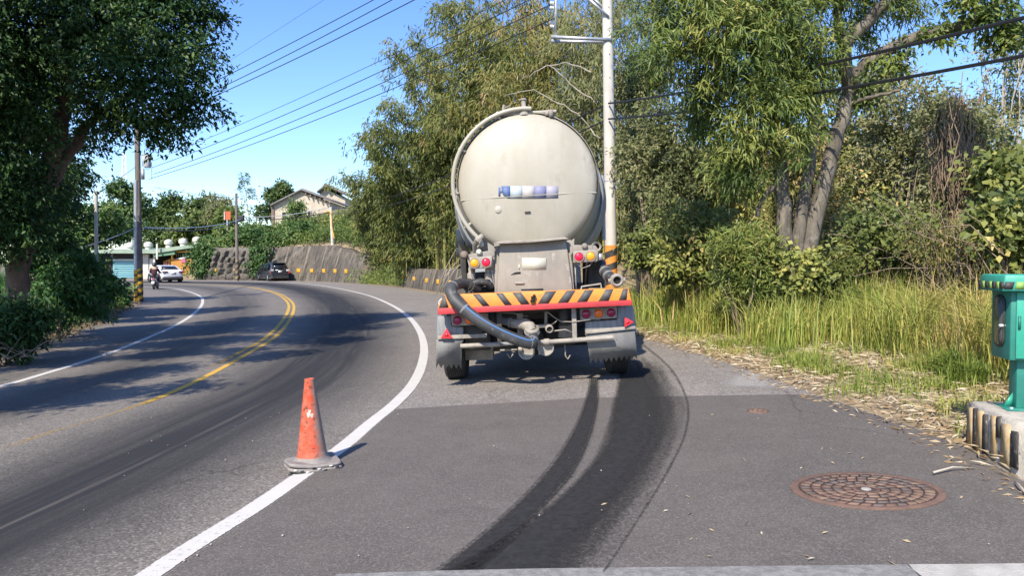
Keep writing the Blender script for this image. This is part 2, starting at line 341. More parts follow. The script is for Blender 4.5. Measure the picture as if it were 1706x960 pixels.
# ---------------------------------------------------------------- ground right of the road: verge and hillside, laid out along the road edge
reh = resample(RE, 420); TA = np.r_[0, np.cumsum(np.hypot(*np.diff(reh, axis=0).T))]
def t_of(x, y): return TA[int(np.argmin((reh[:, 0]-x)**2+(reh[:, 1]-y)**2))]
T_LW0, T_LW1, T_TW0 = t_of(-.6, 28.5), t_of(-7.9, 50.4), t_of(-12.6, 58.6)
T_TW1 = t_of(-31, 72.7)
def wall_h(t): return 1.3*ss(T_LW0-6, T_LW0, t)*(1-ss(T_LW1-.2, T_LW1+.6, t))+.35*ss(T_LW1-.2, T_LW1+.6, t)*(1-ss(T_TW0-1., T_TW0, t))+(2.3+.9*ss(T_TW0, T_TW0+9, t))*ss(T_TW0-1., T_TW0, t)
SS = np.array([0, .15, .3, .5, .8, 1.2, 1.6, 2., 2.4, 3.3, 4.2, 5.2, 6.5, 8, 10, 13, 17, 22, 28, 36, 50, 80])
def hill_s(t, s):
    far = ss(T_LW0-8, T_LW0, t)
    near = .05*np.minimum(s, 2.5)+.10*np.clip(s-2.5, 0, 3)+.22*np.clip(s-5.5, 0, 16)
    w = wall_h(t)*ss(1.55, 2.3, s)+.26*np.clip(s-1.8, 0, 22)
    end = 1-ss(T_TW1-4, T_TW1+4, t)*ss(0, .5, s)
    return (near*(1-far)+w*far)*end
nor = np.gradient(reh, axis=0); nor /= np.linalg.norm(nor, axis=1)[:, None]; nor = np.c_[nor[:, 1], -nor[:, 0]]
# smooth normals so the outer fan stays even
for _ in range(12): nor[1:-1] = (nor[:-2]+2*nor[1:-1]+nor[2:])/4
nor /= np.linalg.norm(nor, axis=1)[:, None]
def hill_h(x, y):
    x = np.atleast_1d(np.asarray(x, float)); y = np.atleast_1d(np.asarray(y, float)); out = np.zeros(len(x))
    for a in range(0, len(x), 4000):
        X, Y = x[a:a+4000], y[a:a+4000]
        d2 = (X[:, None]-reh[None, :, 0])**2+(Y[:, None]-reh[None, :, 1])**2; i = d2.argmin(1)
        s = (X-reh[i, 0])*nor[i, 0]+(Y-reh[i, 1])*nor[i, 1]; bump_ = .04*np.sin(X*1.7)*np.cos(Y*1.3)
        out[a:a+4000] = np.where(s > 0, hill_s(TA[i], np.maximum(s, 0))+bump_*ss(.3, 1.5, s), 0)+H(X, Y)
    return out
G = reh[:, None]+nor[:, None]*SS[None, :, None]; t2 = TA[:, None]; s2 = SS[None]
Z = H(G[..., 0], G[..., 1])+hill_s(t2, s2)+.04*np.sin(G[..., 0]*1.7)*np.cos(G[..., 1]*1.3)*ss(.3, 1.5, s2)
def gridmesh(name, X, mat, kind=None, smooth=True):
    n, k = X.shape[:2]; i = np.arange(n-1)[:, None]*k+np.arange(k-1)[None]
    o = npmesh(name, X.reshape(-1, 3), np.stack([i, i+1, i+k+1, i+k], -1).reshape(-1, 4), mat, None, smooth)
    return tag(o, kind=kind)
X3 = np.concatenate([G, Z[..., None]], 2)
gridmesh('verge', X3[:, :11], m_soil, 'structure'); gridmesh('hillside', X3[:, 10:], m_hill, 'structure')
# left verge
leh = resample(LE, 200); lnor = -np.gradient(leh, axis=0); lnor /= np.linalg.norm(lnor, axis=1)[:, None]; lnor = np.c_[lnor[:, 1], -lnor[:, 0]]
LS = np.array([0, .2, .5, 1., 1.8, 3., 5.]); GL = leh[:, None]+lnor[:, None]*LS[None, :, None]
ZL = H(leh[:, :1], leh[:, 1:2])+.12*np.minimum(LS[None], 3)*np.ones((200, 1))+.03*np.sin(GL[..., 1]*2)
gridmesh('bank', np.concatenate([GL, ZL[..., None]], 2), m_hill, 'structure')
def bank_h(x, y):
    i = ((leh[:, 0]-x)**2+(leh[:, 1]-y)**2).argmin(); return float(H(leh[i, 0], leh[i, 1]))+.12*min(3, math.hypot(x-leh[i, 0], y-leh[i, 1]))
q = np.array([[-1500, -400, -.75], [1500, -400, -.75], [1500, 2500, -.75], [-1500, 2500, -.75]], float)
tag(npmesh('ground', q, [(0, 1, 2, 3)], m_hill), kind='structure')
gx = np.array([[[x, y, float(min(H(x, y), 0))-.03-.4*float(ss(-40, -12, x)*0)] for x in np.linspace(-110, -8, 40)] for y in np.linspace(-20, 160, 60)])
gx[..., 2] -= .02
gridmesh('ground', gx, m_hill, 'structure')
# ---------------------------------------------------------------- tanker truck
m_tank = M('tank_paint', (.345,.315,.245), (.40,.375,.31), 1.6, .5, bump=.06, bsc=12, c3=(.30,.27,.20), sc3=1.5, f3=.55, stretch=(1.3,1,.5))
def streaked(m, c, sc, lo, hi, k, stretch):                   # runs of dirt washed down the paint
    t = m.node_tree; b = t.nodes['Principled BSDF']; L = t.links.new; src = b.inputs['Base Color'].links[0].from_socket
    tc = t.nodes.new('ShaderNodeTexCoord'); mp = t.nodes.new('ShaderNodeMapping'); mp.inputs['Scale'].default_value = stretch; L(tc.outputs['Object'], mp.inputs[0])
    n = t.nodes.new('ShaderNodeTexNoise'); n.inputs['Scale'].default_value = sc; n.inputs['Detail'].default_value = 8; n.inputs['Roughness'].default_value = .7; L(mp.outputs[0], n.inputs['Vector'])
    r = t.nodes.new('ShaderNodeMapRange'); r.inputs[1].default_value = lo; r.inputs[2].default_value = hi; r.inputs[4].default_value = k; L(n.outputs[0], r.inputs[0])
    x = t.nodes.new('ShaderNodeMix'); x.data_type = 'RGBA'; L(r.outputs[0], x.inputs[0]); L(src, x.inputs[6]); x.inputs[7].default_value = (*c, 1); L(x.outputs[2], b.inputs['Base Color'])
streaked(m_tank, (.22,.195,.15), 3.2, .56, .8, .4, (3.5, 1, .22)); streaked(m_tank, (.46,.425,.34), 1.9, .5, .75, .5, (1, 1, 1)); streaked(m_tank, (.22,.20,.16), 14, .62, .8, .3, (1, 1, .6))
m_tankd = M('tank_shell_paint', (.36,.37,.36), (.28,.285,.275), 1.4, .45, c3=(.2,.19,.17), sc3=3)
m_box = M('dusty_box_paint', (.27,.243,.20), (.21,.19,.16), 3., .75, c3=(.36,.335,.29), sc3=6, f3=.58, bump=.15, bsc=30, stretch=(1,1,.6))
m_dustmetal = M('dusty_metal', (.34,.31,.26), (.23,.205,.17), 8, .75, c3=(.14,.12,.1), sc3=14, bump=.2, bsc=60)
streaked(m_box, (.13,.11,.09), 5, .56, .75, .6, (5, 1, .25)); streaked(m_box, (.42,.39,.33), 2.5, .55, .7, .6, (1, 1, 1))
m_darkm = M('dark_chassis', (.035,.034,.033), (.07,.062,.052), 5, .75, bump=.2, bsc=30)
m_rub = M('hose_rubber', (.032,.034,.037), (.06,.06,.058), 6, .55, c3=(.17,.165,.155), sc3=12, f3=.6, bump=.15, bsc=60)
m_tyre = M('tyre_rubber', (.022,.022,.022), (.045,.042,.038), 6, .85, bump=.3, bsc=40)
m_flap = M('flap_rubber', (.14,.14,.138), (.20,.195,.18), 5, .75, bump=.25, bsc=14, c3=(.10,.1,.1), sc3=9)
m_fend = M('fender_plastic', (.17,.18,.19), (.25,.25,.24), 5, .6, stretch=(6,1,.6), bump=.1, bsc=20)
m_rstr = M('red_strip', (.50,.045,.05), (.40,.045,.045), 9, .45, c3=(.30,.2,.16), sc3=8, f3=.66)
m_red = M('red_lens', (.60,.012,.05), rough=.22, bump=.1, bsc=200); m_mar = M('maroon_lens', (.26,.01,.055), rough=.2, bump=.1, bsc=200)
m_amb = M('amber_lens', (.80,.33,.02), rough=.22, bump=.1, bsc=200); m_olens = M('orange_lens', (.75,.15,.015), rough=.22, bump=.1, bsc=200)
m_blue = M('blue_stripe', (.07,.17,.36), (.11,.19,.30), 9, .55)
m_hole = M('dark_opening', (.008,.008,.008), rough=.9)
m_plate = M('plate_cream', (.52,.53,.43), (.48,.48,.39), 9, .6)
TY = 8.8; TX = .22
TROLL = R(-3.3)
truck = thing('tanker_truck', 'dusty white tanker truck with striped bumper parked on the shoulder, seen from behind', 'tanker truck', (TX, TY, float(H(TX, TY))), (0, TROLL, R(-.8)))
TI = wmat(truck).inverted()
def tl(px, py, Y): return TI @ Vector(at(px, py, Y))
def TB(): return MB()
# rear dish of the tank
c = tl(879, 305, 9.25); DR = .875; AX = c.x; AZ = c.z; AY = c.y
Mty = lambda x, y, z: Matrix.Translation((x, y, z)) @ Matrix.Rotation(R(-90), 4, 'X')     # local z -> +y (forward)
b = MB().lathe([(0, -.17), (.15, -.166), (.35, -.148), (.55, -.115), (.7, -.075), (.8, -.035), (.85, 0), (DR, .04), (DR, .10)], 56, Mty(AX, AY, AZ)); dish = b.build('tank_end', m_tank, truck, True)
tk = MB().lathe([(DR-.02, .10), (DR+.02, .5), (1.0, 1.3), (1.16, 2.1), (1.18, 2.5)], 56, Mty(AX, AY, AZ))
for k in range(len(tk.v)):
    x, y, z = tk.v[k]; s_ = (y-AY)/2.5; tk.v[k] = (x+.06*s_, y, z-.02*s_-.10*max(0, s_-.3))
tk.build('tank_cone', m_tankd, truck, True)
tk = MB().lathe([(1.18, 2.5), (1.2, 4.), (1.2, 6.3), (1.0, 6.7), (0, 6.8)], 48, Mty(AX+.06, AY, AZ-.09)); body = tk.build('tank_barrel', m_tankd, truck, True)
MB().lathe([(DR+.004, .0), (DR+.018, .02), (DR+.018, .07), (DR+.004, .10)], 64, Mty(AX, AY, AZ)).build('tank_rim', m_tank, dish, True)
for yy in (1.35, 2.35):
    MB().lathe([(1.035+.13*(yy-1.35), yy), (1.06+.13*(yy-1.35), yy+.02), (1.055+.13*(yy-1.35), yy+.06), (1.03+.13*(yy-1.35), yy+.08)], 48, Mty(AX+.024*yy, AY, AZ-.06)).build('band', m_tankd, body, True)
# weld seam on the dish
sw = []
for u in np.linspace(-.845, .845, 30):
    rr = math.hypot(u, .16); yy = -.17+.17*(rr/.87)**2.1
    sw.append((AX+u, AY+yy-.003, AZ-.17))
MB().tube(sw, .008, 6).build('weld_seam', m_tank, dish, True)
def dishpt(px, py, off=.006):
    p = tl(px, py, 9.1)
    for _ in range(3):
        rr = math.hypot(p.x-AX, p.z-AZ); yy = AY-.17+.17*min(1, rr/.87)**2.1-off
        p = tl(px, py, TY+yy)
    return Vector((p.x, yy, p.z))
def dishpatch(name, poly, mat):
    P = [dishpt(*q) for q in poly]; b = MB(); n = len(P); c0 = dishpt(sum(q[0] for q in poly)/n, sum(q[1] for q in poly)/n)
    b.add(P+[c0], [(i, (i+1) % n, n) for i in range(n)]); o = b.build(name, mat, dish); 
    md = o.modifiers.new('thick', 'SOLIDIFY'); md.thickness = .004; return o
mm = {k: M('faded_lettering_'+k, c_, rough=.6) for k, c_ in dict(blue=(.085,.135,.28), ice=(.40,.46,.48), pale=(.44,.42,.40), lavender=(.19,.20,.32), grey=(.31,.30,.36)).items()}
dishpatch('letter', [(830.5,312),(833.5,312),(833.5,327),(830.5,327)], mm['blue']); dishpatch('letter', [(833.5,318),(836.5,317.5),(836.5,320.5),(833.5,321)], mm['blue'])
dishpatch('lettering', [(835,310),(850,310),(850,330),(845,329.5),(840,327),(837,322)], mm['blue'])
for x0, x1, k in ((850,870,'ice'),(870,890,'pale'),(890,910,'lavender'),(910,930,'grey')):
    dishpatch('lettering', [(x0+.15,310),(x1-.15,310),(x1-.15,330),(x0+.15,330)], mm[k])
p = dishpt(830.5, 349); MB().lathe([(0, -.012), (.038, -.010), (.046, -.003), (.046, .03)], 20, Mty(*p)).build('plug', m_tank, dish, True)
p = dishpt(879, 353.5); MB().box(p, (.07, .03, .016)).build('bolt_slot', m_darkm, dish)
# thick pipe that follows the left edge of the dish
rp = []
for a in np.linspace(R(84), R(226), 40):
    r_ = DR+.045+.012*math.sin((a-R(84))*1.27); rp.append((AX+r_*math.cos(a), AY-.02, AZ+r_*math.sin(a)))
e1 = tl(803, 408, 9.2); rp += [tuple(e1), tuple(tl(797, 413, 9.35))]
MB().tube(rp, .027, 10).build('edge_pipe', m_tank, truck, True)
MB().tube([tl(803, 393, 9.15), tl(795, 400, 9.1), tl(791, 408, 9.2), tl(791, 425, 9.3)], [.03, .034, .03, .028], 10).build('pipe_stub', m_dustmetal, truck, True)
for a in (R(110), R(150), R(185), R(212)):
    MB().box((AX+(DR+.04)*math.cos(a), AY+.02, AZ+(DR+.04)*math.sin(a)), (.10, .05, .03), Matrix.Rotation(-a, 3, 'Y')).build('bracket', m_tank, truck)
# top fittings
tz = AZ+DR
MB().box((AX+.02, AY+.12, tz+.0), (.78, .22, .035)).build('top_platform', m_tank, truck, bevel=.008)
p = tl(873, 187, 9.3); MB().lathe([(.075, -.04), (.07, .03), (.04, .06), (.03, .08), (.03, .14), (.042, .15), (.042, .17), (0, .18)], 16, Matrix.Translation(p)).build('top_valve', m_dustmetal, truck, True)
p = tl(839, 186, 9.25); MB().tube([p, p+Vector((0, 0, .05)), p+Vector((.015, 0, .08))], .018, 8).tube([p+Vector((0, 0, .04)), p+Vector((.09, 0, .075))], .008, 6).build('top_cock', m_dustmetal, truck, True)
p = tl(918, 189, 9.25); MB().box(p, (.05, .06, .09)).box(p+Vector((-.05, 0, .0)), (.05, .05, .05)).build('top_bracket', m_dustmetal, truck)
p = tl(796, 212, 9.3); MB().box(p, (.05, .05, .06)).build('side_lug', m_tank, truck)
# rear hopper box
Yb = 9.0
def quadbox(name, pts, yf, yb, mat, parent=truck, dy=0., bevel=.012, label=None):
    f_ = [tl(x, y, yf+dy*(441-y)/100) for x, y in pts]; bk = [Vector((v.x, v.y+(yb-yf), v.z)) for v in f_]; n = len(f_)
    b = MB().add(f_+bk, [tuple(range(n)), tuple(range(2*n-1, n-1, -1))]+[(i, n+i, n+(i+1) % n, (i+1) % n) for i in range(n)])
    bm = bmesh.new(); me = bpy.data.meshes.new('t'); me.from_pydata(b.v, [], b.f); bm.from_mesh(me); bmesh.ops.recalc_face_normals(bm, faces=bm.faces); bm.to_mesh(me); bm.free()
    o = npmesh(name, np.array([v.co[:] for v in me.vertices]), [tuple(p.vertices) for p in me.polygons], mat, parent)
    if bevel: m = o.modifiers.new('bevel', 'BEVEL'); m.width = bevel; m.segments = 2
    if label: o['label'] = label
    return o
hop = quadbox('hopper_box', [(833,402),(943,396.5),(955,489),(827,494)], 8.95, 9.9, m_box, dy=.10)
quadbox('hopper_cheek', [(823,404),(834,408),(829,494),(824,494)], 9.0, 9.8, m_box, dy=.10)
quadbox('hopper_cheek', [(942,402),(951,399),(957,488),(955,489)], 9.0, 9.8, m_box, dy=.10)
quadbox('hopper_lip', [(820,405.5),(838,401.5),(880,400.5),(940,395),(948,398),(880,404.5),(836,406)], 8.86, 9.0, m_dustmetal, bevel=.004)
quadbox('gusset', [(812,404),(824,411),(824,434),(814,425)], 8.95, 8.97, m_box, bevel=.003)
quadbox('gusset', [(949,403),(957,397),(956,418),(950,428)], 8.95, 8.97, m_box, bevel=.003)
hf = lambda y: 8.95+.10*(441-y)/100-.008
quadbox('number_panel', [(870,430),(910,430),(910,450),(870,450)], hf(440)-.003, hf(440)+.03, m_plate, hop, bevel=0)
quadbox('letter', [(864,441),(866,440.5),(866,449),(864,449)], hf(445)-.002, hf(445)+.03, m_plate, hop, bevel=0)
quadbox('slot', [(851,458),(858,454),(867,453),(867,455.5),(858,456.5)], hf(456)-.004, hf(456)+.03, m_hole, hop, bevel=0)
quadbox('handle', [(858,470),(873,470),(873,473),(858,473)], hf(471)-.02, hf(471)+.03, m_dustmetal, hop, bevel=.004)
quadbox('slot', [(868,482),(905,481),(905,483),(868,483.5)], hf(482)-.004, hf(482)+.03, m_hole, hop, bevel=0)
# lamps
def disc(px, py, Y, r, mat, parent, name, ring=None, dome=.012):
    p = tl(px, py, Y)
    o = MB().lathe([(0, -.02-dome), (r*.6, -.02-dome*.8), (r*.9, -.02-dome*.2), (r, -.015), (r, .02)], 24, Mty(*p)).build(name, mat, parent, True)
    MB().lathe([(r+.001, -.013), (r+.006, -.02), (r+.014, -.017), (r+.016, .01)], 24, Mty(*p)).build('lamp_ring', ring or m_dustmetal, o, True)
    return o
lb = quadbox('lamp_housing', [(782,429),(820,426.5),(820,446),(782,449)], 8.9, 9.02, m_dustmetal)
disc(790.5, 438.5, 8.9, .05, m_amb, lb, 'lamp'); disc(810, 437.5, 8.9, .05, m_red, lb, 'lamp')
lb = quadbox('lamp_housing', [(955,418.5),(997,416),(996,436),(955,438.5)], 8.9, 9.02, m_dustmetal)
disc(964.5, 428.3, 8.9, .05, m_red, lb, 'lamp'); disc(984, 427, 8.9, .05, m_amb, lb, 'lamp')
quadbox('lamp_shelf', [(780,424),(818,417),(824,427),(781,431)], 8.94, 9.2, m_box, bevel=.004)
quadbox('lamp_shelf', [(955,408),(992,409),(998,417),(955,419)], 8.94, 9.2, m_box, bevel=.004)
lb = quadbox('lamp_housing', [(751,524),(813.5,521.5),(813.5,541),(753,543.5)], 8.86, 8.96, m_dustmetal)
disc(762.5, 534, 8.86, .052, m_mar, lb, 'lamp'); disc(782, 533, 8.86, .052, m_olens, lb, 'lamp')
lb = quadbox('lamp_housing', [(966,514),(1028,510.5),(1028,530.5),(967,534)], 8.86, 8.96, m_dustmetal)
disc(976.5, 523.5, 8.86, .052, m_mar, lb, 'lamp'); disc(997.5, 522.3, 8.86, .052, m_olens, lb, 'lamp'); disc(1018, 521, 8.86, .052, m_mar, lb, 'lamp')
disc(738.5, 505, 8.78, .042, m_fend, truck, 'round_reflector', M('ring_white', (.6,.58,.5)))
# buzzers and caps over the lamps
def ball(px, py, Y, r, mat, name, parent=truck): 
    p = tl(px, py, Y); return MB().lathe([(0, -r*.9), (r*.6, -r*.8), (r*.95, -r*.35), (r, 0), (r*.9, r*.4), (r*.5, r*.8), (0, r)], 18, Mty(*p)).build(name, mat, parent, True)
ball(773.5, 425, 8.95, .052, M('brown_cap', (.19,.15,.11), (.13,.1,.08), 9, .7), 'side_marker'); ball(798, 420, 8.92, .036, m_plate, 'cap'); ball(974, 410, 8.92, .036, m_box, 'cap')
p = tl(994, 411, 8.95); MB().lathe([(.035, .0), (.055, -.02), (.058, 0), (.056, .16), (.045, .16), (.036, .02)], 20, Mty(*p)).build('open_pipe', m_dustmetal, truck, True)
MB().lathe([(0, .05), (.04, .05)], 16, Mty(*p)).build('pipe_mouth', m_hole, truck)
MB().box(tl(999, 428, 9.0), (.06, .1, .08)).build('white_bracket', m_galv, truck)
# bumper with painted chevrons, red strip
def bt(px): return 491.5+(480-491.5)*(px-738)/(1048-738)       # top edge of the bumper face in the photo
def bm_(px): return 514.5+(500.5-514.5)*(px-728)/(1053-728)
bump = quadbox('bumper', [(739,bt(739)),(1047,bt(1047)),(1052,bm_(1052)),(729,bm_(729))], 8.68, 8.86, m_org, bevel=.006)
quadbox('red_strip', [(729,bm_(729)-.3),(1053,bm_(1053)-.3),(1053,bm_(1053)+8.5),(729,bm_(729)+10)], 8.665, 8.80, m_rstr, bevel=.004)
def stripe(x0, x1, X0, X1):
    a = [(x0, bt(x0)+.6), (x1, bt(x1)+.6), (X1, bm_(X1)-.8), (X0, bm_(X0)-.8)]
    quadbox('stripe', a, 8.677, 8.70, m_strp, bump, bevel=0)
m_strp = M('stripe_dark', (.055,.06,.062), (.10,.095,.085), 9, .65, c3=(.26,.2,.13), sc3=16, f3=.66)
for x0, x1, X0, X1 in ((738.5,741,731,747.5),(755,767,773,784),(787.5,798.5,804,816),(826,837.5,841,853),(853.5,868,868,883),(909,927,896,914),(944,959,929,946.5),(974.5,989,961,978),(1009.5,1022,997,1014),(1038,1046,1031,1044)):
    stripe(x0, x1, X0, X1)
MB().box(tl(888, 497.5, 8.66), (.045, .05, .055)).box(tl(890, 493, 8.655), (.03, .05, .03)).box(tl(887, 502, 8.65), (.05, .04, .03)).build('camera_box', m_hole, truck, bevel=.004)
# frame under and behind the bumper
f_ = TI @ Vector((0, 0, 0))
for x in (-.45, .42): MB().box((x+.04, 3.9, .82), (.09, 7.5, .24)).build('chassis_rail', m_darkm, truck)
MB().box((.03, .22, .95), (2.0, .10, .14)).build('cross_member', m_darkm, truck)
MB().box((-.15, 1.6, .98), (1.5, 1.6, .45)).build('underframe', m_darkm, truck)
MB().box((.05, 2.2, .62), (1.9, .5, .75)).build('underside_blocker', m_darkm, truck, bevel=.05)  # filler box added to keep the see-through underside dark
MB().box((.05, 5.0, .66), (2.2, 1.2, .8)).build('front_blocker', m_darkm, truck, bevel=.05)  # added dark block closing the view out under the front end
for sx in (-1, 1): MB().box((.05+sx*.55, 1.25, .70), (.42, .5, .5)).build('axle_blocker', m_darkm, truck, bevel=.1)  # added dark blocks filling the black gap inside the wheels
MB().tube([(-.5, .75, .42), (.1, .8, .38), (.6, .78, .44)], .05, 10).build('brake_beam', m_darkm, truck, True)
MB().box((-.62, .5, .62), (.3, .42, .36)).build('side_tank', m_darkm, truck)
quadbox('equipment_box', [(768,578),(822,577),(822,600),(770,601)], 9.5, 9.8, m_dustmetal)
quadbox('equipment_box', [(980,437),(1008,437),(1008,480),(980,480)], 9.3, 10.2, m_darkm)
quadbox('equipment_box', [(933,541),(958,541),(957,563),(930,563)], 9.2, 9.5, m_dustmetal)
quadbox('valve_manifold', [(782,455),(806,453),(806,478),(783,480)], 9.2, 9.6, m_darkm)
for x in (788, 812): MB().tube([tl(x, 448, 9.1), tl(x+1, 478, 9.1)], .028, 8).build('strut', m_dustmetal, truck, True)
for x in (785, 814):
    p = tl(x, 461, 9.05); MB().lathe([(.05, -.035), (.05, .035), (.03, .05), (.03, .12)], 12, Matrix.Translation(p)).build('valve', m_dustmetal, truck, True)
MB().tube([tl(781, 492, 9.0), tl(783, 479, 9.0), tl(789, 472, 9.0), tl(800, 469, 9.0), tl(812, 471, 9.05), tl(818, 478, 9.1)], .045, 12).build('loop_hose', m_rub, truck, True)
MB().tube([tl(779, 430, 8.95), tl(786, 462, 9.0), tl(788, 490, 8.95)], .006, 5).tube([tl(818, 436, 8.98), tl(822, 470, 8.98), tl(826, 484, 8.98)], .006, 5).build('wiring', m_dustmetal, truck)
MB().tube([tl(960, 438, 8.94), tl(970, 447, 8.92), tl(982, 443, 8.93), tl(987, 437, 8.95)], .006, 5).tube([tl(958, 440, 8.98), tl(960, 482, 8.95)], .009, 5).build('wiring', m_dustmetal, truck)
MB().tube([tl(968, 484, 8.9), tl(969, 478, 8.95), tl(1001, 473, 8.95), tl(1002, 482, 8.9)], .012, 6).build('step_bar', m_dustmetal, truck)
# guard bars and posts
MB().tube([tl(767, 577, 8.8), tl(832, 574, 8.8), tl(833, 573.5, 8.9)], .028, 10).build('guard_bar', m_dustmetal, truck, True)
MB().tube([tl(832, 574, 8.82), tl(872, 571, 8.82), tl(905, 569.5, 8.82)], .024, 10).build('guard_bar', m_fend, truck, True)
MB().tube([tl(904, 570.5, 8.8), tl(960, 567, 8.8), tl(1022, 562.5, 8.8)], .029, 10).build('guard_bar', m_dustmetal, truck, True)
p = tl(911, 570, 8.8); MB().lathe([(.034, -.03), (.04, -.03), (.04, .03), (.034, .03)], 12, Matrix.Translation(p) @ Matrix.Rotation(R(90), 4, 'Y')).build('bar_clamp', m_dustmetal, truck, True)
quadbox('guard_post', [(952,514),(960,514),(961.5,566),(954,567)], 8.8, 8.86, m_dustmetal, bevel=.005)
quadbox('guard_post', [(827,517),(836,516),(836,578),(829,579)], 8.82, 8.9, m_darkm, bevel=.005)
quadbox('hanger', [(861,516),(871,515),(871,563),(862,563)], 8.98, 9.04, m_dustmetal, bevel=.004)
quadbox('hanger', [(907,513),(912,513),(912,541),(907,541)], 8.98, 9.03, m_dustmetal, bevel=.004)
# discharge pipe, elbow and coupling
MB().tube([tl(833, 533, 9.0), tl(846, 537, 8.98), tl(853, 539, 8.95)], [.045, .045, .05], 12).build('discharge_pipe', m_flap, truck, True)
for x in (848, 852): 
    MB().lathe([(.05, -.012), (.06, -.012), (.06, .012), (.05, .012)], 14, Matrix.Translation(tl(x, 537.5, 8.97)) @ Matrix.Rotation(R(90), 4, 'Y')).build('hose_clamp', m_dustmetal, truck, True)
MB().tube([tl(853, 539, 8.95), tl(864, 540, 8.93), tl(874, 540, 8.88), tl(882, 545, 8.84), tl(885, 552, 8.82)], [.055, .06, .075, .078, .07], 14).build('elbow', m_dustmetal, truck, True)
MB().tube([tl(885, 548, 8.84), tl(898, 544, 8.9), tl(914, 543.5, 8.9)], [.05, .025, .022], 10).build('branch_pipe', m_dustmetal, truck, True)
pc = tl(886.5, 554, 8.79); Mc = Matrix.Translation(pc) @ Matrix.Rotation(R(28), 4, 'X')
cp = MB().lathe([(.055, .07), (.08, .06), (.088, .05), (.088, .03), (.078, .025), (.082, -.01), (.082, -.03), (.06, -.04)], 22, Mc).build('coupling', m_dustmetal, truck, True)
MB().lathe([(.078, -.004), (.094, 0), (.094, .018), (.078, .02)], 22, Mc).build('coupling_ring', m_galv, cp, True)
# big hose
hp = [(790,478,9.05),(772,473,8.95),(757,476,8.78),(751,484,8.62),(757,499,8.56),(772,514,8.52),(790,529,8.5),(815,545,8.5),(840,557.5,8.52),(862,566.5,8.55),(878,571.5,8.58),(886,571,8.62),(889,563,8.7),(888,556,8.78)]
def cat(P, n=6):
    P = [Vector(p) for p in P]; out = []
    for i in range(len(P)-1):
        p0, p1, p2, p3 = P[max(i-1, 0)], P[i], P[i+1], P[min(i+2, len(P)-1)]
        for k in range(n):
            t = k/n; out.append(.5*((2*p1)+(-p0+p2)*t+(2*p0-5*p1+4*p2-p3)*t*t+(-p0+3*p1-3*p2+p3)*t**3))
    return out+[P[-1]]
hc = cat([tl(*q) for q in hp]); rr = np.interp(np.linspace(0, 1, len(hc)), [0, .12, .22, .35, .6, .8, .87, 1], [.055, .062, .072, .07, .068, .07, .066, .052])
hose = MB().tube(hc, list(rr), 18).build('discharge_hose', m_rub, truck, True)
bl = [hc[i]+Vector((.25, -.78, .50)).normalized()*rr[i]*.975 for i in range(int(len(hc)*.38), int(len(hc)*.9))]
MB().tube(bl, [.004]+[.012]*(len(bl)-2)+[.004], 6).build('hose_stripe', m_blue, hose, True)
for i_ in (14, 30, 62, 68): MB().tube([hc[i_], hc[i_+1]], rr[i_]+.004, 18).build('hose_band', m_flap, hose, True)
MB().tube([hc[1], hc[2], hc[4]], [.08, .085, .08], 16).tube([tl(795, 482, 9.08), tl(783, 476, 9.0)], [.075, .09], 14).build('hose_collar', m_darkm, hose, True)
# small spout pointing back, caps below
ps = tl(915.5, 549, 8.72); Ms = Mty(*ps)
MB().lathe([(.028, .02), (.036, -.02), (.046, -.01), (.05, .03), (.046, .06), (.05, .10), (.05, .2)], 18, Ms).build('spout', m_dustmetal, truck, True)
MB().lathe([(0, .01), (.033, .012)], 14, Ms).build('spout_mouth', m_hole, truck)
MB().tube([tl(921, 552, 8.78), tl(942, 549.5, 8.8), tl(957, 556, 8.85)], .009, 6).build('lever', m_dustmetal, truck)
for x, y, r in ((877, 585, .10), (909, 579, .098)):
    p = tl(x, y, 8.86); MB().lathe([(0, -.005), (r*.82, -.01), (r*.86, -.035), (r, -.035), (r, .03), (0, .035)], 24, Mty(*p) ).build('pipe_cap', m_dustmetal, truck, True)
MB().box(tl(867, 583, 8.82), (.05, .03, .06)).build('cap_latch', m_dustmetal, truck)
MB().box(tl(899, 586, 8.84), (.03, .05, .07)).build('cap_latch', m_dustmetal, truck)
MB().tube([tl(830, 525, 8.86), tl(836, 521, 8.84), tl(857, 522, 8.84), tl(868, 526, 8.86), tl(880, 527, 8.9)], .006, 5).tube([tl(912, 520, 8.86), tl(925, 530, 8.84), tl(935, 536, 8.84), tl(955, 536.5, 8.79), tl(984, 533, 8.79)], .007, 5).tube([tl(918, 542, 8.84), tl(928, 534, 8.82), tl(922, 540, 8.82)], .006, 5).build('wiring', m_box, truck)
MB().tube([tl(941, 575, 9.2), tl(942, 593, 9.2), tl(946, 599, 9.2), tl(950, 592, 9.2)], .009, 6).build('hook', m_dustmetal, truck)
MB().tube([tl(845, 590, 9.1), tl(850, 597, 9.1), tl(855, 590, 9.1)], .008, 6).tube([tl(833, 584, 9.1), tl(862, 583, 9.1)], .012, 6).build('hook', m_dustmetal, truck)
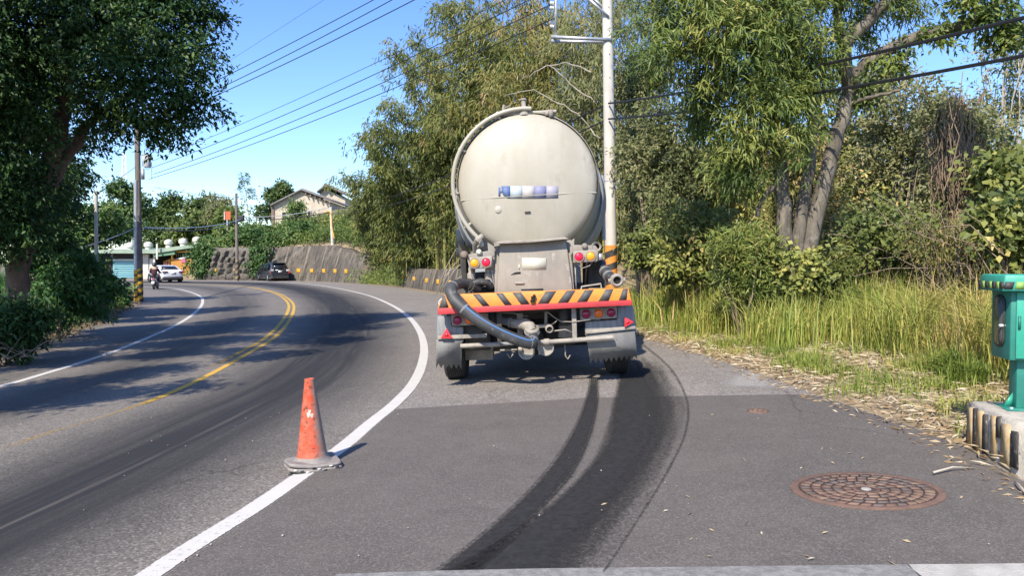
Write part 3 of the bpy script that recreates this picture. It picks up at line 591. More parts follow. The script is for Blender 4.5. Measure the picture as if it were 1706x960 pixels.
# fenders, flaps, rails, triangular reflectors
def bent(name, pts, Y, mat, th=.02, wob=.0, parent=truck):
    P = []
    for k, (x, y) in enumerate(pts): 
        v = tl(x, y, Y); v.y += wob*math.sin(x*.35+y*.12); P.append(v)
    return MB().prism(P, (0, th, 0)).build(name, mat, parent)
quadbox('fender', [(728,527),(752,527),(752,544),(772,545),(772,570),(727,571)], 8.93, 9.0, m_fend)
quadbox('fender', [(1028,512),(1056,510),(1062,556),(975,560),(975,536),(1028,533)], 8.93, 9.0, m_fend)
quadbox('fender_panel', [(752,543),(805,540),(805,563),(754,563)], 9.0, 9.06, m_darkm)
zz = lambda x0, x1, yb0, yb1, n, d: [(x1+(x0-x1)*k/(2*n), yb1+(yb0-yb1)*k/(2*n)+(d if k % 2 == 0 else 0)) for k in range(2*n+1)]
bent('mud_flap', [(727,566),(773,564),(769,574),(769,590)]+zz(726.5, 768.5, 606, 607, 5, 8), 8.88, m_flap)
bent('mud_flap', [(976,556),(1057,548),(1060,575)]+zz(984, 1061.5, 598.5, 591, 9, 8)+[(979,575)], 8.88, m_flap)
quadbox('flap_rail', [(729,560),(811,556.5),(811,563),(729,566)], 8.85, 8.9, m_dustmetal, bevel=.003)
quadbox('flap_rail', [(975,551),(1058,543.5),(1058,548.5),(976,557)], 8.85, 8.9, m_dustmetal, bevel=.003)
def tri(px, py, s, rot):
    P = [(px+s*math.cos(R(rot+a)), py-s*math.sin(R(rot+a))) for a in (90, 210, 330)]
    o = quadbox('triangle_reflector', P, 8.82, 8.85, M('triangle_red', (.62,.035,.045), rough=.3), bevel=.004)
    P2 = [(px+.38*s*math.cos(R(rot+a)), py-.38*s*math.sin(R(rot+a))) for a in (90, 210, 330)]
    quadbox('reflector_core', P2, 8.815, 8.84, M('triangle_core', (.40,.02,.03), rough=.3), o, bevel=0)
tri(744, 558.5, 11.5, 0); tri(1046, 537, 10.5, 30)
# axle and wheels
def wheel_(x, z0, y, w):
    r = .5; o = MB().lathe([(.26, -w*.42), (.40, -w*.5), (.47, -w*.47), (r, -w*.36)]+[q for k in range(-3, 4) for q in ((r, k*w*.1-.012*w), (r-.012, k*w*.1), (r, k*w*.1+.012*w))]+[(r, w*.36), (.47, w*.47), (.40, w*.5), (.26, w*.42)], 40, Matrix.Translation((x, y, z0+r)) @ Matrix.Rotation(R(90), 4, 'Y')).build('wheel', m_tyre, truck, True)
    MB().lathe([(0, -.05), (.1, -.06), (.12, .0), (.24, .03), (.27, w*.42), (.26, -w*.42), (0, -.08)], 24, Matrix.Translation((x, y, z0+r)) @ Matrix.Rotation(R(90), 4, 'Y')).build('rim', m_darkm, o, True)
gl_ = TI @ Vector(gp(757, 643)); gr_ = TI @ Vector(gp(1036, 630.5))
wl = tl(757, 640, 9.25).x; wr = tl(1036, 628, 9.25).x
yw = .95
for x0, sgn, gz in ((wl, 1, gl_.z), (wr, -1, gr_.z)):
    wheel_(x0, gz-.005, yw, .29)
    wheel_(x0+sgn*.17, gz+.0, 6.9, .29)
MB().tube([(wl, yw, .5), (wr, yw, .5)], .09, 12).lathe([(0, -.25), (.16, -.2), (.24, 0), (.16, .2), (0, .25)], 18, Mty(.05, yw, .5)).build('rear_axle', m_darkm, truck, True)
# cab at the front with the mirror that shows past the tank
MB().box((.06, 7.75, 1.9), (2.35, 1.7, 2.1), taper=.94).build('cab', M('cab_paint', (.30,.33,.36), rough=.4), truck, bevel=.08)
mr_ = MB()
pm_ = tl(766, 397, 16.2); mr_.box(pm_, (.16, .12, .42)); mr_.box(tl(767, 421, 16.2), (.16, .12, .2)); mr_.tube([tl(764, 382, 16.2), tl(772, 384, 16.4), tl(775, 440, 16.4)], .03, 8)
mr_.build('mirror', M('mirror_black', (.02,.025,.03), rough=.25), truck, bevel=.03)
quadbox('side_guard', [(763,405),(776,425),(778,470),(770,470)], 10.8, 12.2, m_darkm)
# suction pipe on the right with open flanged end
MB().tube(cat([tl(*q) for q in ((993,430,9.5),(1000,441,9.2),(1008,453,8.98),(1018,463,8.85),(1028,467.5,8.75))]), .062, 14).build('suction_hose', m_rub, truck, True)
for q in ((999,439,9.22),(1007,451.5,9.0),(1013,459,8.9)):
    MB().tube([tl(*q), tl(q[0]+2, q[1]+2.2, q[2]-.03)], .072, 14).build('hose_clamp', m_flap, truck, True)
pf = tl(1028.5, 467.5, 8.68); Mf = Mty(*pf)
fl = MB().lathe([(.042, .05), (.044, .01), (.05, -.005), (.062, -.008), (.066, .0), (.068, .02), (.080, .02), (.084, .035), (.084, .06), (.07, .08), (.06, .1)], 26, Mf).build('pipe_flange', m_dustmetal, truck, True)
MB().lathe([(0, .04), (.044, .04)], 18, Mf).build('pipe_mouth', m_hole, fl)
for sx in (-1, 1): MB().box(pf+Vector((sx*.088, .045, .0)), (.025, .03, .05)).build('flange_ear', m_dustmetal, fl)
# side ladder and grey equipment seen past the right side of the tank
MB().tube([tl(1003, 292, 11.5), tl(1005, 335, 11.5), tl(1006, 400, 11.5)], .03, 8).build('side_pipe', m_tankd, truck, True)
# ---------------------------------------------------------------- traffic cone
cg = gp(521, 778)
m_cone = M('cone_orange', (.52,.065,.02), (.50,.13,.07), 16, .6, c3=(.10,.045,.03), sc3=30, f3=.545, bump=.1, bsc=60, side=((.92,-.38,0), 1.0, 1.5, (.29,.235,.19), 22))
m_cgrey = M('cone_dusty_grey', (.27,.24,.21), (.20,.18,.165), 12, .8, bump=.2, bsc=50)
cone = thing('traffic_cone', 'worn orange traffic cone with a scuffed grey base standing on the white edge line', 'traffic cone', cg, (R(-1), R(-1.5), R(24)))
# base: two warped rubber layers with rounded corners
def base_layer(z0, hgt, sz, lift, mat, name):
    b = MB(); n = 64; ring = []
    for k in range(n):
        a = 2*math.pi*k/n; ca, sa = math.cos(a), math.sin(a); q = 9
        r = sz/(abs(ca)**q+abs(sa)**q)**(1/q); ring.append((r*ca, r*sa))
    V = []
    for f_, z in ((1.0, 0), (1.02, hgt*.5), (.98, hgt)):
        for x, y in ring: V.append((x*f_, y*f_, z0+z+lift*max(0, -x/sz)*max(0, .6-y/sz)+.004*math.sin(9*x)))
    V.append((0, 0, z0+hgt)); F = []
    for l in (0, 1): F += [(l*n+k, l*n+(k+1) % n, (l+1)*n+(k+1) % n, (l+1)*n+k) for k in range(n)]
    F += [(2*n+k, 2*n+(k+1) % n, 3*n) for k in range(n)]
    return b.add(V, F).build(name, mat, cone, True)
base_layer(.0, .022, .192, .02, m_cgrey, 'base_pad'); base_layer(.026, .024, .187, .025, m_cgrey, 'base')
MB().lathe([(.165, .045), (.14, .055), (.122, .07), (.115, .085)], 32).build('skirt', m_cgrey, cone, True)
MB().lathe([(.116, .08), (.110, .105), (.104, .13)], 32).build('lower_band', m_cone, cone, True)
MB().lathe([(.105, .128), (.036, .655), (.037, .665), (.033, .668), (.028, .664), (.028, .60)], 40).build('cone_body', m_cone, cone, True)
def cr(z): return .105+(.036-.105)*(z-.128)/(.527)+.0012
V = []; F = []; z0s = []
m_smudge = M('paint_smudge', (.62,.55,.48), (.6,.30,.2), 30, .7)
for (a0, z0, ww, hh) in ((-112, .405, 9, .05), (-92, .40, 9, .045), (-104, .432, 8, .03)):
    P = []; bb = MB()
    for k in range(12):
        t = 2*math.pi*k/12; a = R(a0+ww*math.cos(t)*(1+.3*math.sin(3*t))); z = z0+hh*.5*math.sin(t)*(1+.3*math.cos(2*t)); P.append(((cr(z)+.0016)*math.cos(a), (cr(z)+.0016)*math.sin(a), z))
    c_ = ((cr(z0)+.0016)*math.cos(R(a0)), (cr(z0)+.0016)*math.sin(R(a0)), z0)
    bb.add(P+[c_], [(k, (k+1) % 12, 12) for k in range(12)]).build('paint_smudge', m_smudge, cone)
for k in range(9):
    MB().box((-.19+.042*k, -.192, .012+.012*((k*2) % 3)), (.025, .012, .009)).build('torn_edge', m_white if k % 2 else m_blk, cone)
# ---------------------------------------------------------------- manhole cover and valve cover
m_rust = M('rusty_iron', (.17,.10,.07), (.12,.075,.055), 12, .8, bump=.3, bsc=70, c3=(.25,.17,.12), sc3=30, f3=.6)
m_rustd = M('rusty_iron_dark', (.055,.036,.028), (.08,.05,.04), 14, .9, bump=.3, bsc=60)
m_rust2 = M('rusty_iron_tan', (.23,.15,.10), (.16,.10,.07), 10, .85, bump=.3, bsc=70); m_rust3 = M('rusty_iron_grey', (.13,.10,.085), (.10,.07,.055), 9, .75, bump=.3, bsc=70)
def cover(px, py, rx, ry, label, cat, rings, name='manhole_cover'):
    g = gp(px, py); t = thing(name, label, cat, g+np.array([0, 0, .006]), (0, -math.atan(.035), 0)); k = ry/rx
    sc = lambda b: (setattr(b, 'v', [(x, y*k, z) for x, y, z in b.v]), b)[1]
    sc(MB().lathe([(rx, -.02), (rx, .004), (rx*.985, .008), (rx*.9, .008), (rx*.89, -.004)], 64)).build('frame', m_rust, t, True)
    sc(MB().lathe([(rx*.885, -.01), (rx*.885, .001), (0, .001)], 64)).build('plate', m_rustd, t)
    for (r0, r1, n, sk) in rings:
        for j in range(n):
            a0 = 2*math.pi*j/n+sk; a1 = a0+2*math.pi/n*.82; P = []
            for i in range(5): P.append((r1*rx*math.cos(a0+(a1-a0)*i/4), r1*rx*math.sin(a0+(a1-a0)*i/4), 0))
            for i in range(3): P.append((r0*rx*math.cos(a1+(a0-a1)*i/2+.04), r0*rx*math.sin(a1+(a0-a1)*i/2+.04), 0))
            sc(MB().prism([(x, y, .0015) for x, y, z in P], (0, 0, .007))).build('tread_block', (m_rust, m_rust2, m_rust3)[int(rng.integers(3))], t)
    return t, k
man, mk = cover(1443, 820, .447, .37, 'large round rusty manhole cover in the dark asphalt by the driveway', 'manhole cover', [(.74,.865,34,0),(.60,.715,28,.05),(.46,.575,22,.02),(.32,.435,16,.1),(.19,.295,10,.0)])
MB().lathe([(0, .012), (.026, .012), (.03, .004)], 16).build('centre_disc', m_conc, man)
MB().lathe([(.06, .003), (.062, .009), (.075, .009), (.078, .003)], 24).build('centre_ring', m_rust, man)
vc, _ = cover(1263, 687, .103, .10, 'small round tan valve cover beyond the big manhole', 'valve cover', [(.55,.82,10,0),(.15,.45,5,.2)], 'valve_cover')
# ---------------------------------------------------------------- concrete block with the green cabinet
YB = 4.9
pb = gp(1612, 742); pb2 = gp(1688, 790)
m_block = M('block_concrete', (.46,.42,.35), (.36,.33,.27), 9, .9, bump=.5, bsc=40, c3=(.16,.14,.11), sc3=16, f3=.58)
blk = thing('concrete_block', 'low concrete plinth with worn black and yellow stripes under the green cabinet', 'plinth', (float(pb[0]), float(pb[1]), float(pb[2])-.02))
P0 = np.array([0, 0]); d1 = (pb2-pb)[:2]; Lb = np.linalg.norm(d1); d1 = d1/Lb; d2 = np.array([-d1[1], d1[0]])
Lb = .95; Wb = .6; hb = .355
def bp(u, v, z): return (d1[0]*u+d2[0]*v, d1[1]*u+d2[1]*v, z)
b = MB(); ring = [(0, .03), (.02, 0), (.12, 0), (.3, .0), (.5, .0), (Lb, 0), (Lb, Wb), (0, Wb)]
V = []; 
for z, ins in ((0, 0), (hb*.5, .0), (hb-.02, .003), (hb, .02)):
    for i, (u, v) in enumerate(ring):
        V.append(bp(u+(ins if u < .1 else -ins if u > Lb-.01 else 0)+.008*math.sin(i*3+z*20), v+(ins if v < .1 else -ins)+.006*math.sin(i*5+z*31), z))
n = len(ring); F = [(l*n+k, l*n+(k+1) % n, (l+1)*n+(k+1) % n, (l+1)*n+k) for l in range(3) for k in range(n)]+[tuple(range(3*n, 4*n))]
b.add(V, F).build('plinth_body', m_block, blk)
m_tan = M('faded_tan_paint', (.38,.25,.10), (.46,.36,.22), 12, .8, c3=(.14,.12,.09), sc3=20, f3=.58)
m_blkw = M('worn_black_paint', (.03,.028,.026), (.07,.06,.05), 12, .8, c3=(.40,.37,.31), sc3=24, f3=.6)
def upx(px):
    for u in np.linspace(0, 1.2, 400):
        X, Y = pb[0]+d1[0]*u, pb[1]+d1[1]*u
        if 853+FPX*X/Y > px: return u
    return 1.2
for k, (x0, x1, mt, za, zb) in enumerate(((1613,1618.5,m_blkw,0,.97),(1619,1627,m_tan,0,.9),(1627.5,1633,m_blkw,.02,.93),(1633.5,1643,m_tan,.05,.92),(1644,1651,m_blkw,.0,.9),(1657,1666,m_tan,.1,.95),(1667,1673,m_blkw,.55,.98),(1675,1690,m_tan,.08,.9),(1692,1704,m_blkw,.15,.85))):
    u0, u1 = upx(x0), upx(x1)
    MB().prism([bp(u0, -.010, za*hb), bp(u1, -.010, za*hb+.006), bp(u1-.004, -.010, zb*hb), bp(u0+.003, -.010, zb*hb-.012)], (d2[0]*.02, d2[1]*.02, 0)).build('stripe', mt, blk)
for k, (v0, v1, mt) in enumerate(((.02,.12,m_blkw),(.14,.26,m_tan),(.28,.4,m_blkw))):
    MB().prism([bp(-.012, v0, .02), bp(-.012, v1, .02), bp(-.012, v1, hb-.03), bp(-.012, v0, hb-.03)], (d1[0]*.02, d1[1]*.02, 0)).build('stripe', mt, blk)
for q in ((.10,.30),(.30,.52)): MB().prism([bp(.06, q[0], hb+.001), bp(.3, q[0], hb+.001), bp(.34, q[1], hb+.001), bp(.1, q[1], hb+.001)], (0, 0, .004)).build('top_paint', m_block, blk)
m_grn = M('cabinet_green', (.03,.30,.20), (.04,.33,.235), 5, .45, c3=(.12,.28,.2), sc3=9, f3=.66)
m_grnsh = M('cabinet_green_shaded', (.018,.165,.125), (.025,.20,.15), 7, .5, c3=(.08,.14,.11), sc3=12, f3=.63)  # same green darkened: shade of the left face put into the colour
zt = float(pb[2])-.02+hb
cx, cy = at(1703, 690, 5.2)[0], 5.2
cab_ = thing('control_cabinet', 'green metal control cabinet on a short pedestal at the right edge', 'cabinet', (cx, cy, zt), (0, 0, R(-13)))
zc = lambda py: at(1690, py, 5.2)[2]-zt
MB().box((0, 0, .006), (.26, .24, .012)).build('foot_plate', m_grnsh, cab_)
MB().box((0, 0, .24), (.12, .12, .46)).build('pedestal', m_grnsh, cab_, bevel=.006)
for sx in (-1, 1):
    MB().prism([(sx*.06, -.005, .012), (sx*.115, -.005, .012), (sx*.06, -.005, .11)], (0, .01, 0)).build('rib', m_grn, cab_)
MB().prism([(-.005, -.06, .012), (-.005, -.115, .012), (-.005, -.06, .11)], (.01, 0, 0)).build('rib', m_grn, cab_)
for sx in (-1, 1): MB().lathe([(.012, .012), (.012, .024), (0, .025)], 6, Matrix.Translation((sx*.1, -.095, 0))).build('bolt', m_galv, cab_)
zb0, zb1 = zc(598), zc(482)
streaked(m_grn, (.07,.10,.075), 6, .6, .72, .7, (2, 2, .6)); streaked(m_grnsh, (.09,.075,.05), 7, .62, .74, .8, (2, 2, .5)); streaked(m_grn, (.10,.33,.25), 2, .5, .7, .5, (1, 1, 1))
bx = MB().box((.05, .02, (zb0+zb1)/2), (.36, .30, zb1-zb0)).build('cabinet_box', m_grnsh, cab_, bevel=.008)
# left face with oval window
fx = -.132
def oval(hw, hh, r, x, n=6):
    P = []
    for cxx, cyy, a in ((hw-r, hh-r, 0), (-(hw-r), hh-r, 90), (-(hw-r), -(hh-r), 180), (hw-r, -(hh-r), 270)):
        for k in range(n+1):
            t = R(a+90*k/n); P.append((x, .02+cxx+r*math.cos(t), (zb0+zb1)/2+.02+cyy+r*math.sin(t)))
    return P
zm = (zb1-zb0)
sh = oval(.082, zm*.38, .075, fx-.003); MB().prism(sh, (-.008, 0, 0)).build('window_gasket', m_blk, bx)
MB().prism(oval(.066, zm*.345, .06, fx-.0125), (-.002, 0, 0)).build('window', M('smoked_glass', (.05,.06,.055), (.085,.09,.08), 6, .12), bx)
MB().lathe([(.012, 0), (.012, .03), (.008, .035), (0, .035)], 10, Matrix.Translation((fx, -.05, (zb0+zb1)/2-.01)) @ Matrix.Rotation(R(-90), 4, 'Y')).build('lock', m_galv, bx)
# front face: door frame with pale panel
MB().box((.05, -.136, (zb0+zb1)/2), (.30, .012, zm*.94)).build('door', m_grn, bx, bevel=.004)
MB().box((.075, -.146, (zb0+zb1)/2-.02), (.2, .01, zm*.52)).build('panel', m_galv, bx)
MB().box((-.085, -.147, (zb0+zb1)/2+.02), (.014, .012, .09)).build('hinge', m_grnsh, bx)
zr = zc(470)
b = MB().box((.05, -.0, zb1+.055), (.50, .40, .10), taper=.96); b.build('hood', m_grn, cab_, bevel=.012)
MB().box((.05, -.0, zb1-.0), (.505, .405, .02)).build('hood_lip', m_grnsh, cab_)
m_lime = M('lime_paint', (.19,.36,.06), (.24,.40,.1), 8, .6)
for k in range(7):
    y0 = -.2+k*.058
    MB().prism([(-.2055, y0, zb1+.006), (-.2055, y0+.045, zb1+.006), (-.2025, y0+.058, zb1+.055), (-.2025, y0+.013, zb1+.055)], (.01, 0, 0)).build('stripe', m_blk if k % 2 == 0 else m_lime, cab_)
for k in range(8):
    x0 = -.2+k*.064
    MB().prism([(x0, -.2055, zb1+.006), (x0+.05, -.2055, zb1+.006), (x0+.063, -.2025, zb1+.055), (x0+.013, -.2025, zb1+.055)], (0, .01, 0)).build('stripe', m_blk if k % 2 == 0 else m_lime, cab_)
cab_.scale = (1.08, 1.08, 1)
# ---------------------------------------------------------------- poles
def helix_stripes(o, r0f, z0, z1, n, mat, pitch, phase=0., frac=.5):
    for k in range(n):
        V = []; F = []; steps = 40; rr = 3
        for i in range(steps+1):
            a = 2*math.pi*i/steps*1.0+phase; zc_ = z0-pitch+(z1-z0+pitch)*0+pitch*(k+i/steps)
            for j in range(rr+1):
                z = min(max(zc_+pitch*frac*j/rr, z0+.01), z1-.01); r = r0f(z)+.004; V.append((r*math.cos(a), r*math.sin(a), z))
        for i in range(steps):
            for j in range(rr):
                q = (i*(rr+1)+j, i*(rr+1)+j+1, (i+1)*(rr+1)+j+1, (i+1)*(rr+1)+j)
                if max(V[t][2] for t in q)-min(V[t][2] for t in q) > .002 and not all(V[t][2] >= z1-.011 for t in q) and not all(V[t][2] <= z0+.011 for t in q): F.append(q)
        if F: npmesh('stripe', np.array(V), F, mat, o, True)
def pole(label, loc, r0, r1, h, mat, band=None, bandmat=None, lean=(0, 0), group=None, smat=None, pitch=.42, cat='utility pole'):
    o = thing('utility_pole', label, cat, loc, (R(lean[0]), R(lean[1]), 0), group)
    MB().lathe([(r0, -.8), (r0, 0), (r1, h), (0, h+.01)], 20).build('shaft', mat, o, True)
    if band:
        rf = lambda z: r0+(r1-r0)*z/h+.003
        MB().lathe([(rf(band[0]), band[0]), (rf(band[1]), band[1])], 24).build('stripe_band', bandmat or m_yel, o, True)
        helix_stripes(o, rf, band[0], band[1], int((band[1]-band[0])/pitch)+2, smat or m_blk, pitch)
    return o
# main pole beside the truck, d = 20 m
PY = 20.0
pbx = at(1019, 470, PY); pz = float(hill_h(pbx[0], PY)[0])
ptx = at(1012, 0, PY)
lean = math.degrees(math.atan2(ptx[0]-pbx[0], ptx[2]-pbx[2]))
mp = pole('tall pale concrete utility pole with orange and black striped base just right of the tanker', (float(pbx[0])+.01, PY, pz), .165, .125, 11.5, m_pole, (at(1019, 470, PY)[2]-pz-.3, at(1019, 409, PY)[2]-pz), m_org, (0, lean), pitch=.36)
MPI = wmat(mp).inverted()
def ml(px, py, Y): return MPI @ Vector(at(px, py, Y))
def bar(b, p, q, wv): 
    p, q = Vector(p), Vector(q); d = (q-p); M_ = d.to_track_quat('Z', 'Y').to_matrix(); return b.box((p+q)/2, (wv, wv, d.length), M_)
fr = bar(bar(MB(), ml(918, 61, 19.86), ml(1025, 66, 19.86), .07), ml(918, 68, 20.14), ml(1025, 70, 20.14), .07).build('cross_arm', m_galv, mp); 
bar(MB(), ml(925, 72, 19.9), ml(927, -60, 19.9), .07).build('arm_upright', m_galv, mp)
bar(MB(), ml(1014, 28, 19.85), ml(975, -8, 19.85), .06).build('brace', m_galv, mp); bar(MB(), ml(1016, 22, 20.15), ml(977, -14, 20.15), .06).build('brace', m_galv, mp)
bar(MB(), ml(918, -62, 19.9), ml(1028, -58, 19.9), .08).build('cross_arm', m_galv, mp)
bar(MB(), ml(905, -125, 19.9), ml(1120, -122, 19.9), .09).build('cross_arm', m_galv, mp)
def insul(parent, p, ax=Vector((0, 0, 1)), s=1.):
    Mi = Matrix.Translation(p) @ ax.to_track_quat('Z', 'Y').to_matrix().to_4x4()
    return MB().lathe([(.02*s, 0), (.05*s, .01), (.03*s, .03), (.05*s, .05), (.03*s, .07), (.05*s, .09), (.02*s, .11)], 12, Mi).build('insulator', m_white, parent, True)
for py in (5, 44, 13): insul(mp, ml(923, py, 19.84), Vector((-1, 0, .2)))
for x in (930, 960, 1100): insul(mp, ml(x, -125, 19.9))
MB().lathe([(.152, -.02), (.158, -.015), (.158, .015), (.152, .02)], 20, Matrix.Translation((0, 0, at(1016, 302, PY)[2]-pz))).build('pole_strap', m_galv, mp, True)
for k in range(16):
    py = 14+k*19.5; MB().lathe([(.012, 0), (.012, .012), (.0, .014)], 6, Matrix.Translation((.02+(k % 2)*.06, -.145, at(1016, py, PY)[2]-pz)) @ Matrix.Rotation(R(90), 4, 'X')).build('step_socket', m_blk, mp)
# left dark pole with conduit and transformer
lb = gp(233, 503)
lp = pole('weathered dark utility pole with a grey conduit, transformer and striped base on the left roadside', lb, .15, .12, 8.2, m_pole2, (0, 1.55), m_yel, pitch=.34)
LPI = wmat(lp).inverted(); LY = float(lb[1])
def ll(px, py, Y=None): return LPI @ Vector(at(px, py, Y or LY))
cd = MB().tube([ll(226.5, 502, LY-.12), ll(226, 300, LY-.12)], .085, 12).build('conduit', m_galv, lp, True)
MB().tube([ll(226.5, 502, LY-.12), ll(226.4, 450, LY-.12)], .09, 14).build('conduit_band', m_yel, cd, True)
for k in range(4): 
    pz_ = ll(226.5, 495-k*12, LY-.12); MB().lathe([(.093, -.06), (.095, .06)], 14, Matrix.Translation(pz_) @ Matrix.Rotation(R(28), 4, 'Y')).build('stripe', m_blk, cd, True)
tr = MB().lathe([(0, -.33), (.15, -.32), (.17, -.28), (.17, .22), (.16, .27), (.05, .30), (0, .31)], 20, Matrix.Translation(ll(245, 267, LY-.1))).build('transformer', M('transformer_grey', (.52,.53,.52), (.44,.45,.44), 6, .5), lp, True)
MB().box(ll(252, 264, LY-.1), (.12, .12, .14)).build('bushing', m_blk, tr); insul(tr, ll(243, 259, LY-.1), s=.7)
MB().tube([ll(238, 255, LY-.1), ll(238, 277, LY-.1)], .02, 6).build('transformer_hanger', m_galv, lp)
MB().tube([ll(240, 277), ll(245, 282), ll(251, 279), ll(253, 270)], .014, 6).build('drop_wire', m_wire, lp); MB().tube([ll(253, 275), ll(253, 298), ll(247, 299)], .012, 6).build('drop_wire', m_wire, lp)
bar(MB(), ll(212, 205), ll(256, 203), .07).build('cross_arm', m_pole2, lp)
MB().box(ll(238, 290), (.12, .1, .5)).build('wire_rack', m_galv, lp)
for x in (214, 254): insul(lp, ll(x, 204), s=1.2)
# thin pale pole among the left bushes
tb = at(160, 478, 27.); zb_ = bank_h(tb[0], 27.)
tp = pole('slim pale pole rising from the dark grass on the left bank', (float(tb[0]), 27., zb_), .07, .06, float(at(160, 318, 27)[2]-zb_), m_pole, (.0, .25), m_yel, cat='pole', lean=(0, .8))
# dark wood pole left of the SUV
wb = gp(402, 468.3); wb[1] -= 1.0
wp = pole('dark timber pole with faded stripes at the foot of the stone wall', (float(wb[0]), float(wb[1]), float(wb[2])), .15, .11, float(at(402, 322, wb[1])[2]-wb[2]), m_pole2, (.1, 1.9), M('faded_yellow', (.28,.20,.08), (.16,.12,.07), 4, .8), pitch=.5)
WI = wmat(wp).inverted(); MB().box(WI @ Vector(at(402, 364, wb[1]-.1)), (.5, .3, .5)).build('junction_box', m_wire, wp, bevel=.05)
# leaning pale pole with striped base before the concrete wall
nb = gp(557, 468); nb[1] -= 1.2; nb[0] = (557-853)/FPX*nb[1]
ntop = at(551, 345, nb[1])
npole = pole('leaning pale concrete pole with a yellow guy guard and yellow and black striped base', nb, .17, .12, float(ntop[2]-nb[2]), m_pole, (.03, 1.65), m_yel, (0, math.degrees(math.atan2(ntop[0]-nb[0], ntop[2]-nb[2]))), pitch=.42)
NI = wmat(npole).inverted(); MB().tube(cat([NI @ Vector(at(x, y, nb[1]-.25)) for x, y in ((541,354),(548,352),(552,360),(553,378),(556,393),(557,397))]), .05, 8).build('guy_guard', m_yel, npole, True)
MB().box(NI @ Vector(at(558, 402, nb[1]-.25)), (.16, .14, .4)).build('meter_box', m_wire, npole, bevel=.02)
# ---------------------------------------------------------------- overhead cables
def cable(p, q, sag, r, label, n=26, mat=None):
    p, q = Vector(p), Vector(q); P = []
    for k in range(n+1):
        t = k/n; v = p.lerp(q, t); v.z -= sag*4*t*(1-t); P.append(v)
    MB().tube(P, r, 5)
    return tag(MB().tube(P, r, 5).build('power_cable', mat or m_wire, None, True), label, 'cable', 'overhead cables')
cable(at(252, 297, LY), at(924, 30, 19.85), .25, .013, 'lowest of the four dark cables rising right from the transformer pole')
cable(at(256, 290, LY), at(924, 4, 19.85), .25, .013, 'second lowest of the four cables rising right from the transformer pole')
cable(at(254, 279, LY), at(930, -25, 19.85), .25, .013, 'second highest of the four cables rising right from the transformer pole')
cable(at(254, 268, LY), at(965, -62, 19.85), .2, .009, 'highest and thinnest of the four cables rising right from the transformer pole')
cable(at(254, 203, LY), at(930, -128, 19.9), .25, .016, 'lowest of the three upper cables crossing the blue sky beside the left tree')
cable(at(240, 203, LY), at(960, -175, 19.9), .3, .015, 'middle one of the three upper cables crossing the blue sky')
cable(at(214, 203, LY), at(1100, -270, 19.9), .3, .015, 'highest of the three upper cables crossing the blue sky')
cable(at(232, 195, LY), at(930, -260, 19.9), .1, .005, 'very thin pale wire high in the sky above the three upper cables')
cable(at(1014, 172, 19.8), at(1790, 8, 8.5), .12, .026, 'upper thick black cable running right from the pale pole through the trees')
cable(at(1014, 198, 19.8), at(1790, 76, 8.5), .12, .026, 'lower thick black cable running right from the pale pole through the trees')
cable(at(553, 349, nb[1]), at(1014, 172, 20.1), .6, .024, 'upper cable between the leaning pole and the pale pole behind the tanker')
cable(at(553, 356, nb[1]), at(1014, 198, 20.1), .7, .024, 'lower cable between the leaning pole and the pale pole behind the tanker')
cable(at(553, 345, nb[1]), at(402, 362, wb[1]), .25, .03, 'pale upper cable between the timber pole and the leaning pole', mat=m_galv)
cable(at(553, 353, nb[1]), at(402, 366, wb[1]), .25, .035, 'dark lower cable between the timber pole and the leaning pole')
cable(at(240, 379, LY), at(402, 365, wb[1]), .3, .03, 'pale cable from the striped left pole to the timber pole', mat=m_galv)
cable(at(240, 381, LY), at(402, 368, wb[1]), .4, .035, 'dark cable just under the pale one between the left pole and the timber pole')
cable(at(225, 380, LY), at(-60, 445, 22), .3, .02, 'cable leaving the striped left pole towards the left bushes', mat=m_galv)
cable(at(258, 312, LY), at(395, 330, wb[1]), .1, .012, 'thin slack wire low over the far trees')
cable(at(227, 277, LY), at(120, 345, 40), .1, .012, 'wire dropping left from the transformer pole behind the tree')
